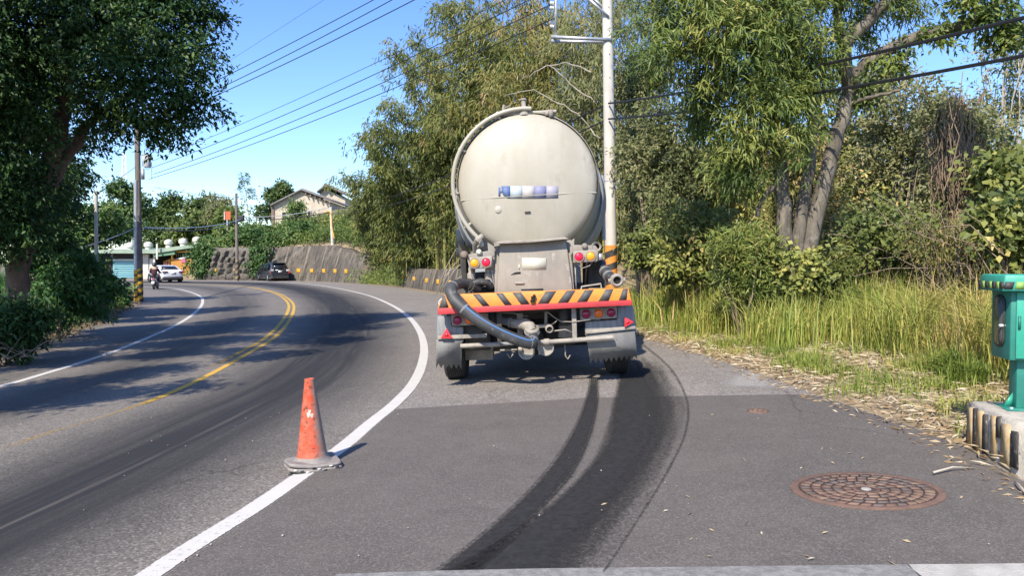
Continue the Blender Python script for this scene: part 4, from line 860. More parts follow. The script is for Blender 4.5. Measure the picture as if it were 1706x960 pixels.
# ---------------------------------------------------------------- retaining walls
m_wall = M('wall_concrete', (.155,.132,.10), (.075,.064,.05), .9, .92, bump=.6, bsc=10, c3=(.045,.04,.035), sc3=3.2, f3=.57, stretch=(1,1,.35))
m_stone = M('wall_stone', (.15,.135,.11), (.08,.07,.058), 2.5, .95, bump=.8, bsc=8, c3=(.24,.215,.17), sc3=5, f3=.6)
m_ylw = M('reflector_yellow', (.68,.36,.03), (.55,.28,.03), 9, .55)
def edge_pt(t, s, z):
    i = min(len(TA)-1, int(np.searchsorted(TA, t))); f = 0
    x = np.interp(t, TA, reh[:, 0]); y = np.interp(t, TA, reh[:, 1]); nx = np.interp(t, TA, nor[:, 0]); ny = np.interp(t, TA, nor[:, 1])
    X, Y = x+nx*s, y+ny*s; return (X, Y, float(H(X, Y))+z)
def wallthing(name, label, t0, t1, hf, seg, mat, s0=.45, batter=.28):
    c = edge_pt((t0+t1)/2, s0, 0); o = thing(name, label, 'wall', c); I = wmat(o).inverted(); n = int((t1-t0)/seg)
    ts = np.linspace(t0, t1, n+1)
    for k in range(n):
        a, b_ = ts[k]+.03, ts[k+1]-.03; m_ = 4; V = []; dj = rng.normal(0, .02)
        for f in np.linspace(0, 1, m_+1):
            t = a+(b_-a)*f; h = hf(t)+.05*math.sin(t*2.1)+dj
            for z in (-.3, h*.33, h*.66, h): 
                V.append(I @ Vector(edge_pt(t, s0+batter*max(z, 0)+dj+.03*math.sin(t*3+z*4), z)))
            V.append(I @ Vector(edge_pt(t, 2.25, h))); V.append(I @ Vector(edge_pt(t, 2.3, -.3)))
        F = [(i*6+j, (i+1)*6+j, (i+1)*6+j+1, i*6+j+1) for i in range(m_) for j in range(5)]
        F += [(0,1,2,3,4,5), tuple(m_*6+j for j in (5,4,3,2,1,0))]
        MB().add(V, F).build('panel', mat, o)
        if k:                                                     # sloping joint rib
            t = ts[k]; h = hf(t)
            V = []
            for z in (-.2, h+.02):
                for dt, ds in ((-.10, -.06), (.10, -.06), (.10, .2), (-.10, .2)): V.append(I @ Vector(edge_pt(t+dt, s0+batter*max(z, 0)+ds, z)))
            MB().add(V, [(0,1,2,3),(4,7,6,5),(0,4,5,1),(1,5,6,2),(2,6,7,3),(3,7,4,0)]).build('joint_rib', m_wallr, o)
    return o, I
m_wallr = M('wall_rib', (.21,.18,.135), (.12,.10,.08), 2, .9, bump=.4, bsc=12)
streaked(m_bark, (.06,.05,.04), 3, .48, .66, .85, (5, 5, .5)); streaked(m_bark, (.30,.28,.23), 5, .58, .7, .6, (1, 1, .7)); streaked(m_barkr, (.05,.035,.025), 3, .5, .66, .8, (4, 4, .5))
streaked(m_wall, (.03,.028,.022), 1.6, .5, .62, .85, (2.2, 2.2, .3)); streaked(m_wall, (.30,.265,.20), 1.1, .6, .7, .7, (1, 1, .6))
def refl(o, I, t, s, z, w_=.5, h_=.3):
    p = edge_pt(t, s, z); q = edge_pt(t+.1, s, z); ang = math.atan2(q[1]-p[1], q[0]-p[0])
    MB().box(I @ Vector(p), (w_, .10, h_), Matrix.Rotation(ang, 3, 'Z')).build('reflector_block', m_ylw, o, bevel=.02)
lowW, IL = wallthing('retaining_wall', 'low dark concrete retaining wall with yellow reflector blocks left of the tanker', T_LW0, T_LW1, lambda t: 1.25, 2.4, m_wall)
for px in (668, 690, 711, 730, 750, 770, 789): 
    best = min(np.linspace(T_LW0, T_LW1, 400), key=lambda t: abs(((lambda p: 853+FPX*p[0]/p[1])(edge_pt(t, .6, .5)))-px)); refl(lowW, IL, best, .45+.28*.55-.03, .62 if px < 700 else .58, .42, .26)
T_S = min(np.linspace(T_TW0, T_TW1, 400), key=lambda t: abs((853+FPX*edge_pt(t, .6, 1)[0]/edge_pt(t, .6, 1)[1])-432))
tallW, IT = wallthing('retaining_wall', 'tall weathered concrete retaining wall behind the dark SUV', T_TW0, T_S, lambda t: 2.3+.9*float(ss(T_TW0, T_TW0+9, t)), 2.6, m_wall, batter=.34)
for px in (499, 521, 541, 560, 578):
    best = min(np.linspace(T_TW0-1, T_S, 500), key=lambda t: abs((853+FPX*edge_pt(t, .8, 1)[0]/edge_pt(t, .8, 1)[1])-px)); refl(tallW, IT, best, .45+.34*.95-.06, .95, .5, .34)
stW, IS = wallthing('stone_wall', 'dark stone retaining wall overgrown with vines behind the timber pole', T_S, T_TW1-.5, lambda t: 3.2, 3.2, m_stone, batter=.30)
for px in (340, 362, 395, 410): 
    best = min(np.linspace(T_S, T_TW1, 500), key=lambda t: abs((853+FPX*edge_pt(t, .8, 1)[0]/edge_pt(t, .8, 1)[1])-px)); refl(stW, IS, best, .45+.3*.9-.1, .95, .5, .28)
sv = []
for k in range(3):
    b = bmesh.new(); bmesh.ops.create_icosphere(b, subdivisions=2, radius=.5)
    for v in b.verts: 
        v.co = Vector([math.copysign((abs(c)*2)**.5*.5, c) for c in v.co]); v.co += v.co.normalized()*(.06*math.sin(v.co.x*7+k*2)+.06*math.cos(v.co.z*6+k)); v.co.y *= .45; v.co.x *= 1.1
    me = bpy.data.meshes.new('stone'); b.to_mesh(me); b.free(); me.materials.append(m_stone); sv.append(me)
row = 0; z = .3
while z < 3.1:
    t = T_S+.4+rng.uniform(0, .8)
    while t < T_TW1-.9:
        w_ = rng.uniform(.7, 1.15); o = bpy.data.objects.new('stone', sv[rng.integers(3)]); COL.objects.link(o); o.parent = stW
        p = edge_pt(t, .45+.30*z-.06, z+rng.normal(0, .05)); q = edge_pt(t+.1, .45, z)
        o.location = IS @ Vector(p); o.rotation_euler = (R(-17), rng.normal(0, .12), math.atan2(q[1]-p[1], q[0]-p[0])); o.scale = (w_*.85, .8, .62+.15*rng.random()); t += w_*.95
    z += .56
# ---------------------------------------------------------------- buildings far left and on the hill
def atv(px, py, Y): return Vector(at(px, py, Y))
def slab(name, pts, Y0, Y1, mat, parent, label=None, zrise=0.):     # outline seen in the photo, given its real depth Y0..Y1
    k = Y1/Y0
    I = wmat(parent).inverted(); A = [Vector(at(x, y, Y0)) for x, y in pts]; B = [Vector((v.x, Y1, v.z+zrise)) for v in A]
    n = len(A); b = MB().add([I @ v for v in A+B], [tuple(range(n)), tuple(range(2*n-1, n-1, -1))]+[(i, n+i, n+(i+1) % n, (i+1) % n) for i in range(n)])
    bm = bmesh.new(); me = bpy.data.meshes.new(name); me.from_pydata(b.v, [], b.f); bm.from_mesh(me); bmesh.ops.recalc_face_normals(bm, faces=bm.faces); bm.to_mesh(me); bm.free()
    me.materials.append(mat); o = bpy.data.objects.new(name, me); COL.objects.link(o); o.parent = parent; WM[o.name] = wmat(parent)
    if label: o['label'] = label
    return o
m_groof = M('green_roof', (.27,.34,.25), (.21,.28,.20), 1.2, .6); m_groofd = M('green_fascia', (.10,.22,.12), (.14,.25,.15), 2, .6)
m_wwall = M('white_wall', (.62,.59,.52), (.45,.43,.38), 1, .8); m_bshut = M('blue_shutter', (.16,.36,.44), (.22,.42,.42), .8, .6, stretch=(.3,1,3))
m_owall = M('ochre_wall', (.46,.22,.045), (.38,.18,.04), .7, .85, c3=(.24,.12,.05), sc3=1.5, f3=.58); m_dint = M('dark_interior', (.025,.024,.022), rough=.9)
sh_ = thing('roadside_shed', 'long shed with pale green roof, blue roller shutter and ochre wall at the far bend', 'shed', tuple(at(260, 466, 78)))
slab('roof', [(150,417),(256,416.5),(290,411),(333,406.5),(333,411),(292,417),(256,422.5),(150,422)], 76, 92, m_groof, sh_, zrise=.6)
slab('fascia', [(254,422),(291,416.5),(291,424),(258,428)], 76.2, 76.6, m_groofd, sh_)
slab('back_wall', [(150,421),(334,411),(334,468),(150,468)], 84, 84.4, m_dint, sh_)
slab('shaded_opening', [(188,421),(226,421),(226,432),(188,432)], 77, 77.5, m_dint, sh_)  # near-black slab: shade of the opening above the shutter, put into colour
shu = slab('roller_shutter', [(188,434),(226,434),(226,470),(188,470)], 77.2, 77.4, m_bshut, sh_)
for k in range(9): slab('slat', [(188,436+k*3.6),(226,436+k*3.6),(226,437.1+k*3.6),(188,437.1+k*3.6)], 77.1, 77.2, m_bshut, shu)
slab('shutter_top', [(188,431.5),(226,431.5),(226,434.2),(188,434.2)], 77.0, 77.3, m_wwall, sh_)
slab('wall', [(238,424),(247,424),(247,466),(238,466)], 77.1, 77.5, m_wwall, sh_); slab('wall', [(249,431),(255,431),(255,464),(249,464)], 77.1, 77.5, m_wwall, sh_)
slab('post', [(255,421),(258,421),(258,466),(255,466)], 76.6, 76.8, m_wwall, sh_)
ow = slab('ochre_wall', [(285,431),(329,431),(322,468),(285,468)], 76.8, 77.2, m_owall, sh_)
slab('poster', [(302,432),(309,432),(309,437.5),(302,437.5)], 76.7, 76.8, M('pink_poster', (.6,.10,.22)), ow)
slab('gate_panel', [(272,436),(284,431),(284,467),(272,467)], 77.0, 77.1, m_owall, sh_); slab('door', [(272,438),(279,436),(279,448),(272,448)], 76.9, 77.0, M('maroon_door', (.13,.03,.04)), sh_)
slab('rail', [(285,419),(331,418),(331,420),(285,421)], 76.6, 76.8, m_yel, sh_); slab('rail_post', [(285,420),(287.5,420),(287.5,432),(285,432)], 76.6, 76.8, m_yel, sh_)
slab('awning', [(292,431.5),(329,423.5),(329,428),(300,432)], 76.7, 80, M('awning_white', (.6,.6,.58)), sh_)
for k in range(12): slab('slat', [(293+k*3.3,415.5-k*.5),(294.4+k*3.3,415.3-k*.5),(294.4+k*3.3,428),(293+k*3.3,428)], 77.6, 77.7, m_groof, sh_)
for px, py in ((217,417),(247,416),(281,412),(305,410),(328,407.5)):
    p = wmat(sh_).inverted() @ Vector(at(px, py, 80)); MB().lathe([(.3, -.2), (.3, .25), (.42, .3), (.46, .5), (.4, .72), (.15, .85), (0, .87)], 14, Matrix.Translation(p)).build('roof_vent', m_wwall, sh_, True)
slab('lamp_post', [(260,406),(262.5,406),(262.5,432),(260,432)], 75.5, 75.6, m_wwall, sh_)
# house on the hill
m_hw = M('house_wall', (.50,.44,.34), (.40,.34,.26), .9, .9, c3=(.26,.22,.17), sc3=2, f3=.6); m_tile = M('grey_tiles', (.14,.13,.125), (.20,.185,.17), 1.5, .8, stretch=(1,4,1)); m_brk = M('brick_end', (.22,.16,.13), (.17,.12,.10), 3, .9)
ho = thing('hill_house', 'old cream house with grey tiled gable roof on the hill above the wall', 'house', tuple(at(505, 395, 95)))
slab('wall', [(455,341),(502,319),(549,336),(549,402),(455,402)], 95, 106, m_hw, ho)
slab('side_wall', [(452,343),(456,341),(456,402),(452,402)], 94.8, 97, m_brk, ho)
rf = MB(); I = wmat(ho).inverted()
def roofslab(a, b_, Y0, Y1, th, mat, parent, nt_=0):
    I = wmat(parent).inverted(); A = [Vector(at(*a, Y0)), Vector(at(*b_, Y0))]; P = [A[0], A[1], Vector((A[1].x, Y1, A[1].z)), Vector((A[0].x, Y1, A[0].z))]
    o = MB().prism([I @ p for p in P], (0, 0, th)).build('roof', mat, parent)
    for k in range(nt_):
        f0 = (k+.2)/nt_; y = Y0+(Y1-Y0)*f0; MB().tube([I @ Vector((A[0].x, y, A[0].z+th+.02)), I @ Vector((A[1].x, y, A[1].z+th+.02))], .09, 6).build('tile_row', mat, o, True)
    return o
roofslab((450,343.5), (502,317), 94.4, 106, .22, m_tile, ho, 0); roofslab((502,317), (553,336), 94.4, 106, .22, m_tile, ho, 14)
for k in range(6): slab('rafter_end', [(508+k*8,321+k*3),(510+k*8,321.5+k*3),(510+k*8,324+k*3),(508+k*8,323.5+k*3)], 94.3, 94.9, m_brk, ho)
wn = slab('window', [(469,352),(477,352),(477,372),(469,372)], 94.85, 95.1, M('pale_frame', (.5,.48,.42)), ho); slab('pane', [(470.2,353.5),(475.8,353.5),(475.8,370.5),(470.2,370.5)], 94.8, 94.9, m_dint, wn)
wn = slab('window', [(512,350),(518,350),(518,364),(512,364)], 94.85, 95.1, M('pale_frame', (.5,.48,.42)), ho); slab('pane', [(513,351.5),(517,351.5),(517,362.5),(513,362.5)], 94.8, 94.9, m_dint, wn)
h2 = thing('tiled_house', 'second house with dark tiled roof and upturned ridge behind the cream house', 'house', tuple(at(560, 345, 112)))
slab('wall', [(533,323),(543,314),(553,320),(575,330),(575,360),(533,360)], 112, 122, m_hw, h2)
roofslab((528,321), (542.5,309.5), 111, 123, .3, m_tile, h2, 0); roofslab((542.5,309.5), (580,328), 111, 123, .3, m_tile, h2, 12)
MB().tube([wmat(h2).inverted() @ Vector(at(542.5, 308, y)) for y in (110.6, 111.2, 115, 123)], [.3, .22, .2, .2], 8).build('ridge', m_tile, h2, True)
sb = thing('red_board', 'small red orange board standing above the bushes left of the timber pole', 'sign board', tuple(at(378, 385, 88)))
slab('board', [(373.5,352),(384,352),(384,366),(373.5,366)], 88, 88.2, M('board_red', (.50,.10,.03), (.42,.09,.03), 2, .6), sb); slab('edge', [(373,352),(374.3,352),(374.3,366.3),(373,366.3)], 87.9, 88.15, m_wwall, sb); slab('post', [(377.5,366),(379,366),(379,395),(377.5,395)], 88.05, 88.15, m_galv, sb)
lt = thing('lattice_tower', 'faint pale lattice tower far behind the left trees', 'tower', tuple(at(207, 400, 170)))
I = wmat(lt).inverted()
for sx in (-1, 1):
    MB().tube([I @ Vector(at(207+sx*6, 400, 170)), I @ Vector(at(207+sx*2.5, 255, 170))], .12, 5).build('leg', m_white, lt)
for k in range(12):
    y0, y1 = 395-k*11.5, 395-(k+1)*11.5; a = 6-3.5*k/12; MB().tube([I @ Vector(at(207-a, y0, 170)), I @ Vector(at(207+a, y1, 170)), I @ Vector(at(207-a, y1, 170))], .08, 4).build('lattice', m_white, lt)
an = thing('antenna_mast', 'thin pale antenna mast on the skyline beside the feathery bamboo', 'antenna', tuple(at(427, 385, 140)))
I = wmat(an).inverted(); MB().tube([I @ Vector(at(427, 390, 140)), I @ Vector(at(428.5, 295, 140))], [.13, .05], 5).build('mast', m_wwall, an)
for y in (310, 322, 335, 348): MB().tube([I @ Vector(at(424.5, y, 140)), I @ Vector(at(431.5, y-1, 140))], .05, 4).build('rung', m_wwall, an)
# ---------------------------------------------------------------- vehicles
m_glass = M('car_glass', (.012,.015,.018), rough=.06, spec=.8); m_chr = M('alloy', (.5,.5,.5), rough=.3, metal=.8); m_hub = M('wheel_silver', (.45,.46,.47), rough=.35, metal=.5)
def car(label, cat_, loc, yaw, prof, belt, w_, mat, wheels, wr_, sidewin, rearwin, lights, plate, lowmat, name):
    """profile in (y forward, z); rear at y=0"""
    t = thing(name, label, cat_, loc, (0, 0, yaw)); top = max(z for y, z in prof)
    def hw(z, y): 
        L_ = prof_len; e = min(1, .86+.14*min(1, min(y, L_-y)/.5)); return w_/2*e*(1-.30*max(0, (z-belt)/(top-belt))**1.1) if z > belt else w_/2*e*(1-.06*max(0, (.45-z)/.45))
    prof_len = max(y for y, z in prof); V = []; n = len(prof)
    for sx in (-1, -.6, .6, 1):
        for y, z in prof: V.append((sx*hw(z, y), y+(.07 if abs(sx) == 1 and y < prof_len/2 else -.12 if abs(sx) == 1 else 0)*(1 if y < .5 or y > prof_len-.6 else 0), z))
    F = [tuple(range(n-1, -1, -1)), tuple(range(3*n, 4*n))]+[(j*n+i, j*n+(i+1) % n, (j+1)*n+(i+1) % n, (j+1)*n+i) for j in range(3) for i in range(n)]
    b = MB().add(V, F); bm = bmesh.new(); me = bpy.data.meshes.new('b'); me.from_pydata(b.v, [], b.f); bm.from_mesh(me); bmesh.ops.recalc_face_normals(bm, faces=bm.faces); bm.to_mesh(me); bm.free()
    body = npmesh('body', np.array([v.co[:] for v in me.vertices]), [tuple(p.vertices) for p in me.polygons], mat, t); md = body.modifiers.new('bevel', 'BEVEL'); md.width = .06; md.segments = 3; md.limit_method = 'ANGLE'; md.angle_limit = R(25)
    for poly in sidewin:
        for sx in (-1, 1):
            P = [Vector((sx*(hw(z, y)+.006), y, z)) for y, z in poly]; MB().prism(P, (-sx*.02, 0, 0)).build('side_window', m_glass, t)
    (y0, z0, y1, z1, f0, f1) = rearwin; P = [(-f0*w_/2, y0, z0), (f0*w_/2, y0, z0), (f1*w_/2, y1, z1), (-f1*w_/2, y1, z1)]
    MB().prism(P, (0, .02, 0)).build('rear_window', m_glass, t)
    for (x, y, z, dx, dz, mt) in lights:
        for sx in (-1, 1): MB().box((sx*x, y, z), (dx, .12, dz)).build('tail_light', mt, t, bevel=.015)
    MB().box(plate, (.36, .02, .15)).build('number_plate', m_white, t)
    MB().box((0, .16, .36), (w_*.88, .3, .22)).build('rear_bumper', lowmat, t, bevel=.04)
    MB().box((0, prof_len/2, .24), (w_*.94, prof_len*.9, .14)).build('sill', m_blk, t)
    for y in wheels:
        for sx in (-1, 1):
            Mw = Matrix.Translation((sx*(w_/2-.1), y, wr_)) @ Matrix.Rotation(R(90), 4, 'Y')
            tr_ = MB().lathe([(wr_*.62, -.11), (wr_*.95, -.11), (wr_, -.07), (wr_, .07), (wr_*.95, .11), (wr_*.62, .11)], 24, Mw).build('wheel', m_tyre, t, True)
            MB().lathe([(0, -.10), (wr_*.2, -.1), (wr_*.62, -.07), (wr_*.64, .07), (wr_*.2, .1), (0, .1)], 16, Mw).build('rim', m_hub, tr_, True)
            MB().lathe([(wr_+.0, -.112), (wr_+.07, -.112), (wr_+.07, .10), (wr_, .10)], 18, Mw, (R(-10), R(190)) ).build('wheel_arch', m_blk, t)
    for sx in (-1, 1): MB().box((sx*(w_/2+.07), prof_len*.62, belt+.05), (.2, .1, .14)).build('mirror', mat, t, bevel=.03)
    return t
m_suv = M('suv_paint', (.022,.028,.035), rough=.22, spec=.6); m_sed = M('sedan_paint', (.62,.63,.64), rough=.25)
sp = at(467, 469, 67.); suv = car('dark blue grey SUV seen from behind driving past the tall concrete wall', 'car', (float(sp[0]), 67., float(H(sp[0], 67))), R(36),
    [(0,.45),(.02,.95),(.10,1.05),(.35,1.60),(.7,1.68),(2.0,1.68),(2.6,1.52),(3.35,1.05),(4.3,.88),(4.5,.6),(4.45,.3),(.1,.3)], 1.02, 1.82, m_suv, (.85, 3.5), .34,
    [[(.75,1.08),(1.55,1.05),(1.55,1.55),(.95,1.56)],[(1.62,1.05),(2.55,1.05),(2.3,1.5),(1.62,1.55)],[(2.6,1.05),(3.1,1.05),(2.55,1.4)]], (.08,1.08,.33,1.58,.78,.66), [(.72,.05,.98,.26,.18,M('clear_lens',(.5,.5,.5),rough=.2)),(.8,.02,.80,.12,.22,M('suv_red', (.35,.02,.02),rough=.2))], (0,-.02,.86), m_blk, 'suv')
MB().box((0, .02, 1.0), (.9, .05, .05)).build('chrome_strip', m_chr, suv); MB().box((0, .33, 1.64), (1.2, .3, .05)).build('roof_spoiler', m_suv, suv, bevel=.015)
sp = at(287, 471, 62.); sed = car('white sedan seen from behind at the far left bend beside the scooter', 'car', (float(sp[0])+.1, 62., float(H(sp[0], 62))), R(41),
    [(0,.5),(.0,.9),(.1,1.02),(.75,1.06),(1.45,1.40),(2.2,1.45),(2.9,1.36),(3.6,.98),(4.5,.82),(4.7,.55),(4.65,.3),(.12,.3)], 1.0, 1.83, m_sed, (.95, 3.7), .33,
    [[(1.0,1.04),(1.95,1.02),(1.95,1.36),(1.5,1.34)],[(2.02,1.02),(3.2,1.02),(2.75,1.32),(2.02,1.37)]], (.80,1.09,1.40,1.38,.74,.60), [(.66,.02,.88,.42,.12,M('dark_red_lens', (.12,.012,.018),rough=.2))], (0,-.02,.78), m_blk, 'sedan')
# scooter with rider
sg = gp(256, 482.5)
sc_ = thing('scooter', 'white and black motor scooter ridden away beside the left striped pole', 'scooter', sg, (0, 0, R(16)))
m_scw = M('scooter_white', (.62,.63,.64), rough=.3); m_scb = M('scooter_black', (.02,.02,.022), rough=.4)
for y in (.1, 1.3):
    Mw = Matrix.Translation((0, y, .25)) @ Matrix.Rotation(R(90), 4, 'Y'); wv = MB().lathe([(.14, -.05), (.22, -.06), (.25, -.03), (.25, .03), (.22, .06), (.14, .05)], 20, Mw).build('wheel', m_tyre, sc_, True); MB().lathe([(0, -.05), (.14, -.04), (.14, .04), (0, .05)], 14, Mw).build('rim', m_chr, wv, True)
MB().tube([(0, -.12, .62), (0, .05, .66), (0, .3, .60), (0, .55, .42)], [.07, .15, .16, .12], 12).build('tail_fairing', m_scw, sc_, True)
MB().tube([(0, .0, .45), (0, .35, .40), (0, .8, .28), (0, 1.0, .35), (0, 1.1, .75), (0, 1.02, .98)], [.10, .14, .12, .1, .14, .08], 10).build('frame_body', m_scb, sc_, True)
MB().tube([(0, -.1, .76), (0, .2, .80), (0, .55, .76)], [.09, .13, .11], 10).build('seat', m_scb, sc_, True)
MB().box((0, -.16, .42), (.18, .03, .2)).build('number_plate', m_white, sc_); MB().box((0, -.15, .66), (.16, .05, .07)).build('tail_light', m_red, sc_, bevel=.01); MB().box((0, -.08, .36), (.16, .12, .3)).build('rear_mudguard', m_scb, sc_, bevel=.03)
MB().tube([(.16, -.1, .3), (.16, .5, .28)], [.06, .04], 8).build('exhaust', m_scb, sc_, True)
MB().tube([(-.34, .95, 1.02), (0, 1.03, 1.04), (.34, .95, 1.02)], .018, 6).build('handlebar', m_scb, sc_)
for sx in (-1, 1): MB().tube([(sx*.22, .98, 1.04), (sx*.3, .98, 1.2)], .01, 5).box((sx*.32, .98, 1.25), (.12, .03, .08)).build('mirror', m_scb, sc_)
MB().box((0, .72, .3), (.26, .4, .04)).build('footboard', m_scb, sc_)
# rider: one skinned body, clothes and helmet as parts
def skin(name, verts, edges, rad, mat, parent, sub=2):
    me = bpy.data.meshes.new(name); me.from_pydata(verts, edges, []); o = bpy.data.objects.new(name, me); COL.objects.link(o)
    md = o.modifiers.new('skin', 'SKIN'); s2 = o.modifiers.new('sub', 'SUBSURF'); s2.levels = s2.render_levels = sub
    for v, r in zip(me.skin_vertices[0].data, rad): v.radius = (r, r) if np.isscalar(r) else r
    me.skin_vertices[0].data[0].use_root = True; md.use_smooth_shade = True
    me.materials.append(mat); o.parent = parent; return o
rd = thing('person', 'scooter rider in a dark maroon jacket and black helmet seen from behind', 'person', sg, (0, 0, R(16)))
m_skin = M('skin', (.42,.25,.17), rough=.6); m_jack = M('maroon_jacket', (.05,.012,.015), (.035,.01,.012), 9, .8); m_trs = M('dark_trousers', (.03,.03,.04), rough=.8); m_helm = M('helmet', (.02,.02,.022), rough=.2)
vs = [(0,.28,.86),(0,.27,1.02),(0,.30,1.20),(0,.35,1.34),(0,.37,1.43),(0,.39,1.55)]; es = [(0,1),(1,2),(2,3),(3,4),(4,5)]; rs = [(.17,.13),(.155,.115),(.17,.12),(.12,.09),.055,.095]
for sx in (-1, 1):
    k = len(vs); vs += [(sx*.18,.35,1.31),(sx*.27,.5,1.10),(sx*.30,.78,1.06),(sx*.31,.90,1.05)]; rs += [.065,.05,.04,.035]; es += [(3,k),(k,k+1),(k+1,k+2),(k+2,k+3)]
    for f in range(4):
        j = len(vs); fx = sx*(.285+.016*f); vs += [(fx,.955+.004*f,1.055),(fx,.965,1.03),(fx,.945,1.012)]; rs += [.010,.009,.008]; es += [(k+3,j),(j,j+1),(j+1,j+2)]
    j = len(vs); vs += [(sx*.285,.92,1.03),(sx*.28,.95,1.01)]; rs += [.011,.009]; es += [(k+3,j),(j,j+1)]
    k = len(vs); vs += [(sx*.11,.34,.82),(sx*.17,.72,.80),(sx*.15,.70,.42),(sx*.15,.86,.36)]; rs += [.09,.07,.05,.04]; es += [(0,k),(k,k+1),(k+1,k+2),(k+2,k+3)]
skin('body', vs, es, rs, m_skin, rd)
skin('jacket', [(0,.28,.90),(0,.27,1.02),(0,.30,1.20),(0,.35,1.33),(.18,.35,1.31),(.27,.5,1.10),(.30,.76,1.06),(-.18,.35,1.31),(-.27,.5,1.10),(-.30,.76,1.06)], [(0,1),(1,2),(2,3),(3,4),(4,5),(5,6),(3,7),(7,8),(8,9)], [(.20,.16),(.18,.14),(.195,.145),(.14,.11),.085,.068,.055,.085,.068,.055], m_jack, rd)
skin('trousers', [(0,.28,.86),(.11,.34,.82),(.17,.72,.80),(.15,.70,.46),(-.11,.34,.82),(-.17,.72,.80),(-.15,.70,.46)], [(0,1),(1,2),(2,3),(0,4),(4,5),(5,6)], [(.185,.15),.11,.088,.07,.11,.088,.07], m_trs, rd)
MB().lathe([(.11, -.10), (.135, -.06), (.14, .0), (.13, .06), (.09, .115), (.04, .135), (0, .14)], 20, Matrix.Translation((0, .39, 1.58))).build('helmet', m_helm, rd, True)
for sx in (-1, 1): MB().tube([(sx*.15,.68,.38),(sx*.15,.78,.345),(sx*.15,.93,.345)], [.05,.05,.035], 8).build('shoe', m_scw, rd, True)
# ---------------------------------------------------------------- vegetation
def nrm(a): return a/np.maximum(np.linalg.norm(a, axis=-1, keepdims=True), 1e-9)
def leaves(name, P, D, L, W, tint, mat, parent=None, fold=.25, kind=None):
    """one folded leaf (a quad) per point"""
    n = len(P); D = nrm(D); Rv = nrm(rng.normal(size=(n, 3))*.55+np.array([-.3, -.62, .85])); Sd = nrm(np.cross(D, Rv)); U = np.cross(Sd, D)
    L = np.broadcast_to(L, (n,))[:, None]*rng.uniform(.7, 1.25, (n, 1)); W = np.broadcast_to(W, (n,))[:, None]*rng.uniform(.75, 1.2, (n, 1))
    m = P+D*L*.45+U*L*fold*.3
    V = np.stack([P, m+Sd*W*.5, P+D*L-np.array([0, 0, 1])*L*.08, m-Sd*W*.5], 1).reshape(-1, 3)
    o = npmesh(name, V, np.arange(4*n).reshape(-1, 4), mat, parent, False, True, attr=np.repeat(np.clip(tint, 0, 1), 4))
    return tag(o, kind=kind)
def foliage(name, clumps, n, L, W, mat, parent=None, spray=.35, per=24, droop=.25, out=.6, tint=(.45, .16), shell=.5, kind=None, flat=1.):
    C = np.asarray(clumps, float); wgt = (C[:, 3]*C[:, 4]*C[:, 5])**(2/3); nsp = max(8, n//per)
    ci = rng.choice(len(C), nsp, p=wgt/wgt.sum()); u = nrm(rng.normal(size=(nsp, 3))); r = shell+(1.05-shell)*rng.random((nsp, 1))**.8
    lump = 1+.22*np.sin(u[:, :1]*5+ci[:, None])*np.cos(u[:, 2:]*4+ci[:, None]*2)
    sc = C[ci, :3]+u*r*lump*C[ci, 3:6]; ct = rng.normal(0, .08, len(C))
    sd = nrm(u*out+rng.normal(0, .5, (nsp, 3))+np.array([0, 0, -droop])); si = np.repeat(np.arange(nsp), per); k = len(si)
    f = rng.uniform(-.5, .6, (k, 1))
    sl = spray*rng.uniform(.6, 1.4, (nsp, 1))
    P = sc[si]+sd[si]*f*sl[si]*1.6+rng.normal(0, .28, (k, 3))*sl[si]*np.array([1, 1, .8*flat])
    D = nrm(sd[si]*.7+rng.normal(0, .6, (k, 3))+np.array([0, 0, -droop*.8]))
    t = tint[0]+ct[ci][si]+rng.normal(0, tint[1], nsp)[si]+rng.normal(0, .07, k)
    return leaves(name, P, D, L, W, t, mat, parent, kind=kind)
def blades(name, P, h, lean, wd, tint, mat, parent=None, kind=None, curl=.6):
    n = len(P); a = rng.uniform(0, 2*math.pi, n); d = np.c_[np.cos(a), np.sin(a), np.zeros(n)]+lean; h = h[:, None]; wd = np.broadcast_to(wd, (n,))[:, None]
    ln = rng.uniform(.1, curl, (n, 1)); s = nrm(np.c_[-d[:, 1], d[:, 0], np.zeros(n)]+rng.normal(0, .3, (n, 3)))*wd*.5
    m = P+np.array([0, 0, 1])*h*.55+d*h*ln*.25; t = P+np.array([0, 0, 1])*h*(1-.35*ln)+d*h*ln
    V = np.stack([P-s, P+s, m+s*.8, m-s*.8, t], 1).reshape(-1, 3); b = np.arange(n)[:, None]*5
    Fq = [tuple(r) for r in np.concatenate([b, b+1, b+2, b+3], 1)]+[tuple(r) for r in np.concatenate([b+3, b+2, b+4], 1)]
    return tag(npmesh(name, V, Fq, mat, parent, False, True, attr=np.repeat(np.clip(tint, 0, 1), 5)), kind=kind)
def limb(b, pts, r0, r1, n=9, wob=.04):
    P = cat([Vector(p) for p in pts], 4); k = len(P); P = [p+Vector(rng.normal(0, wob, 3))*(0 if i in (0, k-1) else 1) for i, p in enumerate(P)]
    return b.tube(P, list(np.linspace(r0, r1, k)), n)
lm_acacia = leafmat('acacia_leaf', [(0, (0.059,0.089,0.026)), (.4, (0.127,0.186,0.042)), (.75, (0.254,0.284,0.068)), (1, (0.423,0.374,0.112))], .3)
lm_dark = leafmat('broad_leaf_dark', [(0, (0.017,0.046,0.013)), (.5, (0.038,0.091,0.022)), (.85, (0.084,0.149,0.037)), (1, (0.174,0.232,0.068))], .2, .55)
lm_bamb = leafmat('bamboo_leaf', [(0, (0.069,0.096,0.026)), (.35, (0.144,0.175,0.043)), (.65, (0.263,0.253,0.075)), (.85, (0.389,0.299,0.121)), (1, (0.526,0.372,0.206))], .38)
